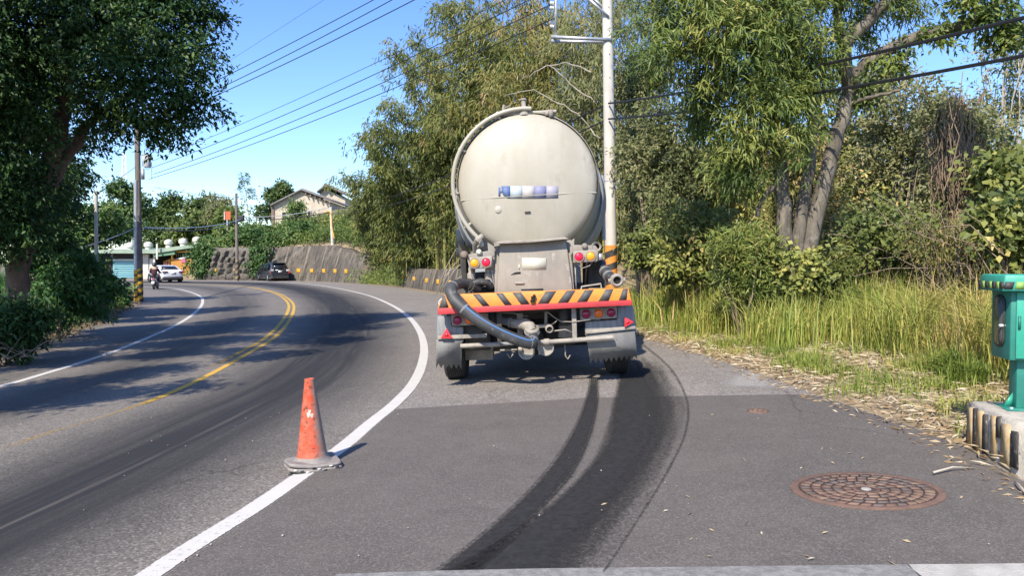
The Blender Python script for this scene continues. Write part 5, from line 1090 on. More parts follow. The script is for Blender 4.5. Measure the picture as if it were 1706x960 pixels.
lm_grey = leafmat('greyish_leaf', [(0, (0.098,0.124,0.044)), (.5, (0.220,0.237,0.094)), (.85, (0.329,0.307,0.154)), (1, (0.463,0.403,0.242))], .35)
lm_mid = leafmat('green_leaf', [(0, (0.086,0.119,0.034)), (.45, (0.212,0.244,0.065)), (.8, (0.397,0.382,0.105)), (1, (0.712,0.508,0.198))], .28)
lm_fresh = leafmat('fresh_leaf', [(0, (0.062,0.107,0.025)), (.5, (0.131,0.192,0.043)), (1, (0.264,0.298,0.072))], .3)
lm_far = leafmat('far_leaf', [(0, (0.052,0.090,0.028)), (.5, (0.102,0.155,0.040)), (1, (0.205,0.240,0.062))], .25)
lm_grass = leafmat('grass_blade', [(0, (0.101,0.160,0.028)), (.4, (0.240,0.306,0.055)), (.7, (0.497,0.429,0.118)), (1, (0.773,0.536,0.269))], .3)
lm_bank = leafmat('bank_grass', [(0, (0.030,0.083,0.023)), (.5, (0.062,0.150,0.035)), (1, (0.165,0.255,0.072))], .25)
lm_dry = leafmat('dry_leaf', [(0, (0.136,0.085,0.043)), (.4, (0.289,0.204,0.111)), (.75, (0.425,0.340,0.212)), (1, (0.544,0.476,0.340))], .1, .8)
def gz(x, y): return float(hill_h(x, y)[0])
def px2(px, Y): return (px-853)/FPX*Y
# ---- bamboo clumps behind the tanker
def bamboo(label, px, Y, h, spread, nc, nl, mat, tint, left=0., L=.30, W=.055, r0=1.2, culm=m_culm, cr_=.035):
    x = px2(px, Y); z = gz(x, Y); o = thing('bamboo_clump', label, 'bamboo', (x, Y, z), group='bamboo clumps on the bank'); cb = MB(); PP = []; DD = []
    for k in range(nc):
        a = rng.uniform(0, 2*math.pi); rb = r0*math.sqrt(rng.random()); hh = h*rng.uniform(.55, 1.05); sp_ = spread*rng.uniform(.3, 1.1)
        bx_, by_ = rb*math.cos(a), rb*math.sin(a); d = np.array([math.cos(a)+left, math.sin(a)]); P = []
        for t in np.linspace(0, 1, 9): P.append((bx_+d[0]*sp_*t**2.2, by_+d[1]*sp_*t**2.2, hh*(t-.22*t**4)))
        cb.tube(P, list(np.linspace(cr_, .008, 9)), 5, False); A = np.array(P)
        m = int(nl/nc/22)
        tt = rng.beta(1.7, 1.3, m)*.93+.07; seg = np.clip((tt*8).astype(int), 0, 7); f = (tt*8-seg)[:, None]
        PP.append(A[seg]*(1-f)+A[seg+1]*f); dd = rng.normal(0, 1, (m, 3))*np.array([1, 1, .35])+np.r_[d*.5, 0]; DD.append(nrm(dd))
    tag(npmesh('culms', np.array(cb.v), cb.f, culm, o, True), kind='stuff')
    C = np.concatenate(PP); D = np.concatenate(DD); ln = rng.uniform(.3, 1.5, (len(C), 1)); per = 22; si = np.repeat(np.arange(len(C)), per); k = len(si)
    f = rng.random((k, 1))**.7
    P = C[si]+D[si]*ln[si]*f-np.array([0, 0, 1])*(ln[si]*f)**2*.28+rng.normal(0, .13, (k, 3)); P = P+np.array([x, Y, z])
    Dl = nrm(D[si]*.6+rng.normal(0, .5, (k, 3))+np.array([0, 0, -.75]))
    t = tint[0]+rng.normal(0, tint[1], len(C))[si]+rng.normal(0, .08, k)
    P[:, 2] = np.maximum(P[:, 2], z+.1)
    leaves('foliage', P, Dl, L, W, t, mat, o); return o
bamboo('bamboo clump farthest left, drooping low towards the leaning pole', 668, 60, 9, 3.4, 40, 34000, lm_bamb, (.27, .14), -.3, .40, .085, 2.0)
bamboo('mid height bamboo clump behind the low wall, second from the left', 712, 50, 13, 4.2, 40, 36000, lm_bamb, (.31, .14), -.3, .38, .08, 2.0)
bamboo('tall feathery bamboo whose tip stands highest against the sky left of the tanker', 770, 43, 17.5, 3.6, 40, 36000, lm_bamb, (.34, .15), -.15, .34, .07, 1.8)
bamboo('tall bamboo right behind the tank with yellowish leaves', 850, 37, 17.5, 3.2, 38, 34000, lm_bamb, (.44, .16), 0, .32, .062, 1.6)
bamboo('bamboo clump with bright yellow culms left of the pale pole', 935, 32, 16, 2.4, 44, 24000, lm_bamb, (.56, .17), 0, .28, .052, 1.4, M('yellow_culm', (.50,.34,.07), (.36,.30,.08), 1.2, .5), .04)
bamboo('greyish thin leaved bamboo right beside the pale pole', 1015, 28, 14, 1.8, 34, 19000, lm_grey, (.5, .18), 0, .25, .045, 1.0)
# ---- undergrowth masses
def cover(name, n, sampler, h, L, W, mat, tint, per=18, spray=.28):
    m = n//per; X, Y = sampler(m); z = hill_h(X, Y); hh = h(X, Y)*rng.random(m)**.6
    C = np.c_[X, Y, z+hh]; si = np.repeat(np.arange(m), per); k = len(si)
    patch = .12*np.sin(X*1.1+Y*.7)+.1*np.sin(X*.45-Y*.9)
    P = C[si]+rng.normal(0, spray, (k, 3)); D = nrm(rng.normal(0, .7, (k, 3))+np.array([-.1, -.25, .05])); t = tint[0]+(patch+rng.normal(0, tint[1], m))[si]+rng.normal(0, .07, k)
    return leaves(name, P, D, L, W, t, mat, None, kind='stuff')
def st_sampler(t0, t1, s0, s1, pw=1.):
    def f(m):
        t = rng.uniform(t0, t1, m); s = s0+(s1-s0)*rng.random(m)**pw
        x = np.interp(t, TA, reh[:, 0])+np.interp(t, TA, nor[:, 0])*s; y = np.interp(t, TA, reh[:, 1])+np.interp(t, TA, nor[:, 1])*s; return x, y
    return f
lump = lambda lo, hi, f=.9: (lambda X, Y: lo+(hi-lo)*np.clip(.5+.35*np.sin(X*f+1)*np.cos(Y*f*.8)+.3*np.sin(X*f*2.3+Y*f*1.7), 0, 1))
tR = t_of(2.9, 10)
o = cover('undergrowth', 72000, st_sampler(tR-4, T_LW0+1, 4.6, 15, .9), lump(.5, 2.6), .15, .07, lm_mid, (.5, .19)); tag(o, 'tangled leafy undergrowth covering the slope right of the tanker', 'undergrowth')
o = cover('undergrowth', 34000, st_sampler(tR-4, T_LW0+1, 5., 16, .9), lump(.3, 2.6, .6), .17, .024, lm_bamb, (.62, .17)); tag(o, 'dry yellow brown leaves tangled through the right hand slope', 'undergrowth')
o = cover('undergrowth', 46000, st_sampler(T_LW0-2, T_LW1+2, 2.0, 13, 1.2), lump(.3, 3.0, .5), .30, .075, lm_bamb, (.42, .17)); tag(o, 'yellow green scrub above the low concrete wall', 'undergrowth')
o = cover('undergrowth', 16000, st_sampler(T_LW1-1, T_TW0+2, .5, 8, 1.), lump(.2, 1.5, .6), .34, .06, lm_fresh, (.55, .17)); tag(o, 'bright green grassy scrub between the two concrete walls', 'undergrowth')
o = cover('undergrowth', 20000, st_sampler(T_TW0, T_S+3, 2.2, 16, 1.), lump(.1, 1.0, .5), .42, .10, lm_fresh, (.45, .18)); tag(o, 'light green scrub on the hill above the tall concrete wall', 'undergrowth')
o = cover('ivy', 11000, lambda m: st_sampler(T_S-2, T_TW1-.3, 2.1, 6, 1.)(m), lump(.3, 1.6, .5), .40, .16, lm_dark, (.75, .16), spray=.4); tag(o, 'dark green vines hanging over the stone wall', 'ivy')
# vines hanging down the stone wall face
m_ = 230; t_ = np.r_[rng.normal(T_S+.4, .5, 90), rng.normal(T_TW1-.4, .6, 140)]; zz_ = rng.uniform(.6, 3.4, m_); C = np.array([edge_pt(t, .45+.3*z-.30, z) for t, z in zip(t_, zz_)]); si = np.repeat(np.arange(m_), 14)
tag(leaves('vine', C[si]+rng.normal(0, .25, (len(si), 3)), rng.normal(0, .6, (len(si), 3))+np.array([0, -.3, -.6]), .32, .2, .6+rng.normal(0, .2, len(si)), lm_dark, None, kind='stuff'), 'dark creeper growing down the ends of the stone wall', 'creeper')
# ---- big acacia-like tree on the right
AY_ = 13.0
def A(px, py, Y=AY_): return tuple(at(px, py, Y))
bz = gz(px2(1330, AY_), AY_)
rt = thing('tree', 'large multi trunk tree with feathery green leaves on the right bank', 'tree', (px2(1335, AY_), AY_, bz))
RI = wmat(rt).inverted()
def rl(name, pts, r0, r1, wob=.012, mat=m_bark, n=10):
    b = MB(); limb(b, [RI @ Vector(A(*p)) for p in pts], r0, r1, n, wob); return b.build(name, mat, rt, True)
rl('trunk', [(1338,470),(1355,380),(1380,280),(1402,200),(1422,135),(1428,112)], .145, .11)
rl('trunk', [(1325,470),(1333,375),(1346,285),(1353,205),(1340,150),(1318,88),(1310,40)], .115, .075)
rl('trunk', [(1312,470),(1305,370),(1300,280),(1294,240),(1280,170),(1262,90)], .14, .09)
rl('limb', [(1418,150),(1402,98,12.8),(1411,68,12.7),(1440,42,12.6),(1458,20,12.5),(1487,-6,12.4),(1540,-60,12.3)], .12, .08)
rl('limb', [(1425,128),(1440,108,12.9),(1462,92,12.8),(1505,70,12.7),(1545,55,12.6),(1595,45,12.5),(1632,28,12.4),(1650,14,12.3),(1672,-6,12.2),(1740,-50,12)], .105, .07)
rl('limb', [(1420,140),(1404,80),(1396,40),(1392,-20)], .09, .06); rl('limb', [(1345,260),(1320,215),(1290,190)], .05, .025); rl('limb', [(1300,300),(1270,330),(1262,360)], .06, .03)
rl('limb', [(1412,175),(1455,160,12.6),(1500,150,12.3)], .045, .02); rl('limb', [(1262,90),(1200,70),(1140,80),(1100,120)], .08, .03); rl('limb', [(1310,60),(1240,20),(1180,10)], .08, .03); rl('limb', [(1280,170),(1240,190),(1210,230)], .06, .02)
def cl(px, py, r, Y=AY_, ry=None, rz=None): p = at(px, py, Y); return (p[0], p[1], p[2], r, ry or r, rz or r*.8)
cl_r = [cl(1130,50,.75),cl(1095,100,.5,12.6),cl(1190,30,.8,12.5),cl(1250,-20,.9),cl(1180,110,.7),cl(1240,80,.75,12.4),cl(1300,30,.8,12.6),cl(1350,-30,.9),cl(1290,110,.7,13.4),cl(1350,70,.6,12.6),cl(1360,115,.5,14),
        cl(1260,170,.6,12.6),cl(1290,175,.55,12.6),cl(1262,230,.55,12.7),cl(1318,165,.4,12.6),cl(1230,240,.5,13.2),cl(1215,285,.45,13.4),cl(1350,140,.4,12.8),cl(1440,50,.4,14.2),cl(1500,0,.5,13.6),cl(1440,-40,.9,12.8),cl(1150,-40,.9,13),cl(1180,205,.5,13.6),cl(1195,150,.55,13.3),cl(1245,290,.35,12.8),cl(1345,215,.3,12.5),cl(1330,265,.25,12.4)]
foliage('crown', cl_r, 46000, .17, .026, lm_acacia, rt, .26, 26, .35, .5, (.47, .17), .3)
foliage('crown', [cl(1490,100,.35,12.7),cl(1560,60,.3,12.5),cl(1650,30,.4,12.2),cl(1430,150,.35,13),cl(1690,60,.4,12.2),cl(1620,0,.5,12.3)], 3500, .12, .05, lm_acacia, rt, .2, 14, .3, .5, (.35, .17), .3)
# ---- smaller trees and shrubs on the right
def shrub(name, label, cat_, px, py0, py1, Y, rpx, n, L, W, mat, tint=(.45, .16), stem=m_twig, droop=.1, spray=.25, shell=.3, ntwig=10, tw=.018, nclump=9, group=None, wob=.9):
    """py0 crown top, py1 crown bottom in the photo; crown placed at its real distance"""
    x = px2(px, Y); z = gz(x, Y) if x > -8 else bank_h(x, Y); top = at(px, py0, Y)[2]; bot = max(at(px, py1, Y)[2], z+.05); rx = rpx/FPX*Y
    o = thing(name, label, cat_, (x, Y, z), group=group); I = wmat(o).inverted(); C = []; hgt = max(top-bot, .3)
    for k in range(nclump):
        u = rng.uniform(-wob, wob); v = rng.uniform(.12, .88); e = math.sqrt(max(.15, 1-((v-.45)*1.5)**2)); r = min(rx*.5, hgt*.32)*rng.uniform(.8, 1.2)
        C.append((x+u*rx*.72*e, Y+rng.uniform(-.6, .6)*rx*.6, bot+v*hgt, r*1.15, r, r*.9))
    C.append((x, Y, bot+hgt*.5, rx*.5, rx*.5, hgt*.38))
    b = MB(); base = Vector((x, Y, z-.1))
    for k in range(ntwig):
        c_ = C[k % len(C)]; q = Vector((c_[0]+rng.normal(0, c_[3]*.5), c_[1]+rng.normal(0, c_[4]*.5), c_[2]+c_[5]*.6)); mid = base.lerp(q, .5)+Vector(rng.normal(0, .12*rx, 3))
        limb(b, [I @ base, I @ mid, I @ q], tw*(1 if k else 1.8), tw*.35, 5, .02)
    tag(npmesh('stems' if tw < .03 else 'trunk', np.array(b.v), b.f, stem, o, True), kind='stuff' if tw < .03 else None)
    foliage('crown' if tw >= .03 else 'foliage', C, n, L, W, mat, o, spray, 20, droop, .5, tint, shell); return o
shrub('tree', 'thin pale trunk tree with sparse greyish leaves between the pole and the big tree', 'tree', 1120, 150, 400, 19, 85, 11000, .13, .05, lm_grey, (.35, .18), m_twig, .2, .3, .2, 8, .045)
shrub('tree', 'leafy grey green tree just right of the pale pole', 'tree', 1065, 70, 440, 23, 62, 16000, .15, .045, lm_grey, (.30, .18), m_twig, .3, .35, .2, 7, .04)
shrub('tree', 'yellow green tree in the gap left of the big tree trunks', 'tree', 1200, 255, 400, 20, 90, 9000, .14, .06, lm_mid, (.66, .16), m_twigp, .15, .3, .3, 10, .04)
shrub('tree', 'mid green tree behind the big tree trunks', 'tree', 1405, 130, 400, 21, 105, 15000, .14, .06, lm_mid, (.55, .19), m_twigp, .15, .3, .3, 12, .05)
shrub('tree', 'tree with pale bare twigs right of the big tree', 'tree', 1490, 85, 400, 19, 95, 11000, .12, .05, lm_grey, (.5, .2), m_twigp, .15, .3, .2, 26, .03)
shrub('tree', 'sparse twiggy tree under the upper cables at far right', 'tree', 1600, 95, 380, 17, 95, 8000, .12, .05, lm_grey, (.45, .2), m_twig, .2, .3, .2, 24, .03)
shrub('tree', 'broad leaved dark green tree at the right edge', 'tree', 1690, 215, 420, 13, 70, 5200, .15, .09, lm_mid, (.30, .16), m_bark, .15, .3, .2, 16, .03)
shrub('tree', 'bushy green tree filling the gap behind the vine tangle', 'tree', 1560, 190, 430, 20, 115, 14000, .14, .06, lm_mid, (.5, .18), m_twig, .15, .3, .3, 10, .04)
shrub('shrub', 'lush green narrow leaved shrub before the big tree trunks', 'shrub', 1240, 372, 515, 12.8, 68, 9000, .15, .022, lm_acacia, (.52, .15), m_twig, -.1, .2, .3, 12)
shrub('shrub', 'round shrub with heart shaped leaves at the foot of the big tree', 'shrub', 1320, 400, 505, 12.8, 55, 4000, .10, .085, lm_mid, (.5, .16), m_twig, .1, .2, .3, 10)
shrub('shrub', 'olive shrub with dry stems right of the green narrow leaved shrub', 'shrub', 1385, 420, 505, 12.8, 52, 4200, .12, .035, lm_bamb, (.42, .17), m_twig, -.1, .2, .2, 22)
shrub('shrub', 'dark shrub behind the tanker rear right corner', 'shrub', 1085, 375, 440, 18.5, 40, 3200, .12, .06, lm_mid, (.25, .14), m_twig, .1, .22, .3, 8)
shrub('shrub', 'leafy bush below the thin pale tree', 'shrub', 1150, 340, 470, 15.5, 75, 5200, .13, .06, lm_mid, (.45, .17), m_twig, .1, .22, .3, 10)
shrub('shrub', 'dark tangled bush in the shade right of the big trunks', 'shrub', 1470, 330, 470, 13.5, 85, 5200, .12, .06, lm_mid, (.18, .14), m_twig, .1, .22, .3, 26)
shrub('shrub', 'bush of dry twigs below the hanging brown vines', 'shrub', 1585, 350, 470, 12., 85, 2600, .10, .022, lm_bamb, (.6, .18), m_twig, .2, .25, .2, 44, .012)
shrub('shrub', 'dark green bush at the right edge behind the cabinet', 'shrub', 1695, 330, 470, 10.5, 60, 3600, .13, .08, lm_mid, (.28, .15), m_twig, .1, .22, .3, 14)
shrub('tree', 'tall sparse tree whose bare grey twigs reach the top right corner', 'tree', 1675, 20, 330, 18, 75, 4200, .11, .045, lm_grey, (.5, .2), m_twigp, .3, .3, .15, 30, .03)
shrub('tree', 'pale brownish tree between the bamboo and the big tree', 'tree', 1150, 225, 440, 25, 95, 15000, .15, .05, lm_bamb, (.62, .18), m_twig, .2, .3, .3, 8, .04)
shrub('tree', 'sunlit yellowish tree low behind the big tree trunks', 'tree', 1330, 250, 420, 18, 90, 9000, .13, .055, lm_bamb, (.6, .18), m_twigp, .2, .3, .3, 16, .035)
# brown vines hanging in curtains
vt = thing('vine_curtain', 'curtain of dead brown vines hanging from a dark trunk at far right', 'vines', (px2(1600, 14.5), 14.5, gz(px2(1600, 14.5), 14.5))); VI = wmat(vt).inverted()
MB().tube([VI @ Vector(at(x, y, 14.6)) for x, y in ((1590,470),(1584,330),(1574,240),(1560,190),(1540,150))], [.10,.08,.06,.035,.015], 8).build('trunk', m_barkr, vt, True)
MB().tube([VI @ Vector(at(x, y, 14.8)) for x, y in ((1590,470),(1600,330),(1606,240),(1618,190),(1640,150))], [.08,.06,.045,.03,.012], 8).build('trunk', m_barkr, vt, True)
b = MB()
for k in range(420):
    x = rng.normal(1592, 20 if k % 3 else 42); y0 = 150+abs(x-1590)*1.2+rng.random()**2*220; y1 = y0+rng.uniform(60, 260); Y = 14.3+rng.normal(0, .4); P = [VI @ Vector(at(x+rng.normal(0, 5)+(j-2)*rng.normal(0, 3), y0+(y1-y0)*j/5, Y)) for j in range(6)]
    b.tube(P, rng.uniform(.004, .009), 4, False)
tag(npmesh('hanging_stems', np.array(b.v), b.f, M('vine_brown', (.30,.215,.14), (.19,.135,.09), 2, .9), vt), kind='stuff')
foliage('foliage', [cl(1570,190,.5,14.4),cl(1620,210,.45,14.4),cl(1600,300,.4,14.2),cl(1560,330,.35,14.2)], 2600, .11, .05, lm_grey, vt, .25, 14, .4, .5, (.35, .2), .2)
b = MB()                                                    # loose dry canes and twigs through the slope
for k in range(1000):
    px = rng.uniform(1060, 1706) if k % 2 else rng.uniform(1380, 1706); Y = rng.uniform(9.6, 17); x = px2(px, Y); z = gz(x, Y)
    if x < np.interp(Y, reh[::-1, 1] if reh[0, 1] > reh[-1, 1] else reh[:200, 1], reh[:200, 0])+3.6: continue
    a = rng.uniform(0, 6.28); l = rng.uniform(.3, 1.2); p = Vector((x, Y, z+rng.uniform(0, 1.6))); d = Vector((math.cos(a)*.7, math.sin(a)*.5, rng.uniform(-.2, 1.))).normalized()*l
    b.tube([p, p+d*.5+Vector(rng.normal(0, .08, 3)), p+d+Vector((0, 0, -.15*l))], [.009, .007, .004], 4, False)
tag(npmesh('dry_stems', np.array(b.v), b.f, m_twig, None), 'loose dry canes and twigs tangled through the right hand slope', 'twigs', kind='stuff')
# ---- grass on the verge
def grass_at(m, X, Y, h, tint, mat, w_, label, name='grass', lean=(0, 0, 0), curl=.6):
    z = hill_h(X, Y); o = blades(name, np.c_[X, Y, z-.02], h, np.array(lean), w_, tint, mat, None, 'stuff', curl); return tag(o, label, 'grass')
def clumped(m, s0, s1, t0, t1, ncl, sig):
    f = st_sampler(t0, t1, s0, s1); cx_, cy_ = f(ncl); i = rng.integers(0, ncl, m); return cx_[i]+rng.normal(0, sig, m), cy_[i]+rng.normal(0, sig, m), i
tA, tB = t_of(3.4, 5.3), t_of(1.6, 19)
X, Y, i = clumped(25000, 1.95, 5.0, t_of(3.5, 2), t_of(2.8, 10.6), 150, .2); hc_ = rng.uniform(.6, 1.2, 150)*np.where(rng.random(150) < .25, .5, 1)
grass_at(0, X, Y, hc_[i]*rng.uniform(.6, 1.1, len(X)), .68+rng.normal(0, .14, 150)[i]+rng.normal(0, .12, len(X)), lm_grass, .013, 'tall yellow green grass behind the dry leaf litter on the right', lean=(-.1, -.05, 0), curl=1.0)
X, Y, i = clumped(18000, 1.2, 4.6, t_of(2.75, 11), tB, 110, .28); hc_ = rng.uniform(.6, 1.15, 110)
grass_at(0, X, Y, hc_[i]*rng.uniform(.6, 1.1, len(X)), .5+rng.normal(0, .14, 110)[i]+rng.normal(0, .1, len(X)), lm_grass, .018, 'tall green grass beside the rear of the tanker')
X, Y, i = clumped(24000, .35, 2.4, tA, t_of(1.8, 17.5), 190, .15); hc_ = rng.uniform(.06, .28, 190)
grass_at(0, X, Y, hc_[i]*rng.uniform(.5, 1.1, len(X)), .36+rng.normal(0, .13, 190)[i]+rng.normal(0, .1, len(X)), lm_grass, .010, 'short bright green grass tufts among the dry leaves', curl=.9)
for px, py, n_, h_ in ((1590,640,380,.42),(1610,650,250,.38),(1560,600,200,.35),(1620,610,220,.42)):
    g = gp(px, py) if px != 1240 else gp(1395, 678); X = g[0]+rng.normal(0, .10, n_); Y = g[1]+rng.normal(0, .10, n_)
    o = blades('grass_tuft', np.c_[X, Y, hill_h(X, Y)-.01], h_*rng.uniform(.6, 1.1, n_), np.zeros(3), .013, .2+rng.normal(0, .12, n_), lm_grass, None, None, 1.)
    tag(o, {1590: 'large bright green grass tuft left of the concrete plinth', 1610: 'grass tuft touching the left side of the plinth', 1560: 'grass tuft in the litter in front of the tall yellow grass', 1240: 'tiny green tuft on the asphalt edge beyond the manhole', 1620: 'grass tuft half hidden behind the green cabinet pedestal'}[px], 'grass tuft')
# dry leaf litter
f = st_sampler(t_of(3.5, 3), tB, .0, 3.6, .9); X, Y = f(17000); X += rng.normal(0, .1, 17000); dens = np.sin(X*2.1+Y*1.3)+np.sin(X*.9-Y*2.3)+rng.normal(0, .6, 17000); kp = dens > -.5; X, Y = X[kp], Y[kp]; n = len(X)
P = np.c_[X, Y, hill_h(X, Y)+rng.uniform(.008, .05, n)]; D = rng.normal(0, 1, (n, 3))*np.array([1, 1, .18])
tag(leaves('leaf_litter', P, D, .11, .021, .52+rng.normal(0, .24, n), lm_dry, None, .1, 'stuff'), 'dry bamboo leaf litter covering the right verge', 'leaf litter')
X, Y = f(13000); X += rng.normal(0, .1, 13000); n = len(X); P = np.c_[X, Y, hill_h(X, Y)+rng.uniform(.012, .06, n)]
tag(leaves('straw', P, rng.normal(0, 1, (n, 3))*np.array([1, 1, .16]), .15, .013, .72+rng.normal(0, .2, n), lm_dry, None, .05, 'stuff'), 'pale straw and bamboo sheaths strewn over the right verge', 'straw')
f = st_sampler(t_of(3.5, 3), tB, -.3, .25, 1.); X, Y = f(900); s_ = rng.random(900); P = np.c_[X, Y, np.maximum(hill_h(X, Y), H(X, Y))+.014]
tag(leaves('leaf_litter', P, rng.normal(0, 1, (900, 3))*np.array([1, 1, .05]), .065, .013, .4+rng.normal(0, .25, 900), lm_dry, None, .05, 'stuff'), 'thin fringe of brown leaves blown along the asphalt edge', 'leaf litter')
q = [gp(x, y) for x, y in zip(rng.uniform(1000, 1690, 34), rng.uniform(690, 940, 34))]; q = np.array([p for p in q if p[0] < 3.3]); q[:, 2] += .014
tag(leaves('leaf_litter', q, rng.normal(0, 1, (len(q), 3))*np.array([1, 1, .05]), rng.uniform(.015, .09, len(q)), .012, .75+rng.normal(0, .2, len(q)), lm_dry, None, .05, 'stuff'), 'scattered dry leaves and bits on the dark asphalt', 'leaf litter')
qs = [gp(x, y) for x, y in zip(rng.uniform(100, 1690, 70), 690+250*rng.random(70)**1.3)]; b = MB()
for p in qs:
    if p[0] > 3.2: continue
    r = .002+.005*rng.random()**2; b.box((p[0], p[1], p[2]+.012), (r*2, r*1.6, r), Matrix.Rotation(rng.uniform(0, 3), 3, 'Z'), .6)
tag(npmesh('grit', np.array(b.v), b.f, m_block), 'pale grit and small stones lying on the asphalt', 'grit', kind='stuff')
for (px, py, l, a) in ((1590,790,.35,.3),(1700,820,.25,1.2),(1345,640,.3,.5)):
    g = gp(px, py); b = MB().tube([(g[0]-l/2*math.cos(a), g[1]-l/2*math.sin(a), g[2]+.02), (g[0], g[1]+.02, g[2]+.035), (g[0]+l/2*math.cos(a), g[1]+l/2*math.sin(a), g[2]+.02)], [.008, .007, .004], 5)
    tag(b.build('fallen_twig', m_twigp, None), {1590: 'pale fallen twig beside the manhole near the plinth', 1700: 'short fallen twig at the right edge under the plinth', 1345: 'dark fallen twig at the edge of the leaf litter'}[px], 'twig')
# ---- left side: big tree, bank, off-frame trees that throw the road shadows
def tree_left(label, Y, trunks, clumps, n, L, W, tint, mat=lm_dark, bark=m_barkr, base=None, per=22, spray=.3, shell=.35):
    x, y = base; z = bank_h(x, y); o = thing('tree', label, 'tree', (x, y, z)); I = wmat(o).inverted()
    for nm, pts, r0, r1 in trunks:
        b = MB(); limb(b, [I @ Vector(p) for p in pts], r0, r1, 10, .02); b.build(nm, bark, o, True)
    foliage('crown', clumps, n, L, W, mat, o, spray, per, .3, .5, tint, shell); return o
LY_ = 16.
a_ = lambda px, py, Y=LY_: tuple(at(px, py, Y))
bx0 = px2(26, LY_); zb0_ = bank_h(bx0, LY_)
cl_l = [cl(40,40,1.35,15.5),cl(130,20,1.3,15.5),cl(220,20,1.2,15),cl(290,40,.9,15.5),cl(330,90,.62,15.5),cl(335,20,.5,15.5),cl(330,165,.62,15.3),cl(280,130,.85,15),cl(300,215,.5,15.3),cl(230,110,1.0,14.6),cl(170,90,.9,15),cl(70,100,.9,17.8),cl(130,150,.7,18.2),cl(0,120,1.2,15),cl(240,190,.6,15.2),cl(260,235,.28,15.3),cl(175,165,.7,15.4),
        cl(25,200,.8,14.8),cl(10,300,1.,14.8),cl(60,300,.8,17.4),cl(150,230,.6,18),cl(170,205,.6,16),cl(20,380,.9,15),cl(80,350,.7,18),cl(125,300,.6,19),cl(-60,60,1.5,15),cl(-60,200,1.5,15),cl(60,-60,1.6,15.5),cl(180,-70,1.5,15.3),cl(290,-50,1.1,15.5),cl(-60,340,1.3,15)]
tree_left('large dark green broad leaved tree overhanging the road on the left', LY_,
    [('trunk', [(bx0, LY_, zb0_-.2), a_(30,470), a_(45,400), a_(70,320), a_(92,240), a_(103,190), a_(108,120), a_(115,40)], .24, .13), ('trunk', [a_(60,350), a_(118,250,16.3), a_(148,205,16.3), a_(195,168,16.2), a_(260,130,16)], .14, .05),
     ('limb', [a_(108,150), a_(180,190,15.8), a_(230,203,15.6), a_(280,200,15.5), a_(320,170,15.4)], .08, .025), ('limb', [a_(110,110), a_(60,110,15.4), a_(10,90,15)], .09, .04), ('limb', [a_(110,80), a_(180,40,15.2), a_(270,30,15.2)], .09, .03), ('limb', [a_(95,230), a_(60,220,15), a_(20,250,14.8)], .06, .03)],
    cl_l, 84000, .12, .052, (.45, .22), base=(bx0, LY_))
for i, (x, y, h, r, n_, lb_, ov) in enumerate(((-11.1, 8.0, 8.5, 1.9, 9000, 'dark broad leaved tree just beyond the left edge of the view', 2.6), (-11.0, 4.0, 8.0, 1.8, 6000, 'tall roadside tree left of the camera position', 2.2), (-12.0, 12.0, 9.0, 2.2, 8000, 'roadside tree beside the big left tree, out of view', 2.8), (-15.5, 22, 7.5, 2.2, 12000, 'dark tree standing behind the left grass bank', 0), (-19.8, 31, 7.5, 2.3, 12000, 'tree behind the slim pale pole on the left bank', 0))):
    z = bank_h(x, y); C = [(x+ov*rng.uniform(.1, 1.5)+rng.normal(0, r*.45), y+rng.normal(0, r*.8), z+h*rng.uniform(.55 if ov else .42, 1.), r*(.34 if ov else .5), r*(.34 if ov else .5), r*(.24 if ov else .42)) for _ in range(13)]
    tree_left(lb_, y, [('trunk', [(x, y, z-.2), (x+.1, y, z+h*.4), (x-.1, y+.1, z+h*.8)], .22, .08)]+[('limb', [(x, y, z+h*.45), (c_[0], c_[1], c_[2])], .07, .03) for c_ in C[:5]], C, n_*(2 if ov else 1), .13 if ov else .2, .065 if ov else .1, (.45, .18), base=(x, y), per=20, spray=.35)
# long dark grass and ferns on the left bank
m_ = 30000; tl_ = rng.integers(20, 150, m_); s_ = .25+4.6*rng.random(m_)**.8; X = leh[tl_, 0]+lnor[tl_, 0]*s_+rng.normal(0, .12, m_); Y = leh[tl_, 1]+lnor[tl_, 1]*s_+rng.normal(0, .25, m_)
kp = (Y > 8) & (Y < 42); X, Y, s_ = X[kp], Y[kp], s_[kp]; n = len(X); z = np.array([bank_h(a, b_) for a, b_ in zip(X, Y)])
hh = (.35+.75*np.clip(s_/2.5, 0, 1))*(.8+.35*np.sin(X*1.3+Y*.8))*rng.uniform(.6, 1.15, n)
tag(blades('bank_grass', np.c_[X, Y, z-.03], hh, np.array([.25, -.1, 0]), .035, .45+.15*np.sin(X+Y)+rng.normal(0, .17, n), lm_bank, None, 'stuff', 1.1), 'lush dark green grass covering the left roadside bank', 'grass')
def lshrub(label, px, py0, py1, Y, rpx, n, L, W, mat, tint): return shrub('shrub', label, 'shrub', px, py0, py1, Y, rpx, n, L, W, mat, tint, m_twig, .1, .25, .3, 10)
lshrub('dark bush at the foot of the reddish left trunk', 8, 500, 600, 13.2, 60, 4500, .13, .05, lm_dark, (.45, .2))
lshrub('dark leafy mound in the middle of the left bank', 95, 420, 540, 18.5, 70, 5000, .16, .06, lm_bank, (.45, .2))
lshrub('rounded bush behind the slim pale pole', 165, 432, 500, 26, 36, 3500, .2, .07, lm_bank, (.62, .2))
lshrub('low bush against the striped left pole', 197, 470, 506, 30, 17, 1500, .2, .06, lm_bank, (.62, .18))
lshrub('tall dark bush below the left tree canopy', 95, 345, 440, 22, 55, 5500, .2, .07, lm_dark, (.55, .2))
lshrub('dark hedge seen under the left tree between trunk and slim pole', 60, 340, 450, 19, 60, 6000, .17, .07, lm_dark, (.42, .2))
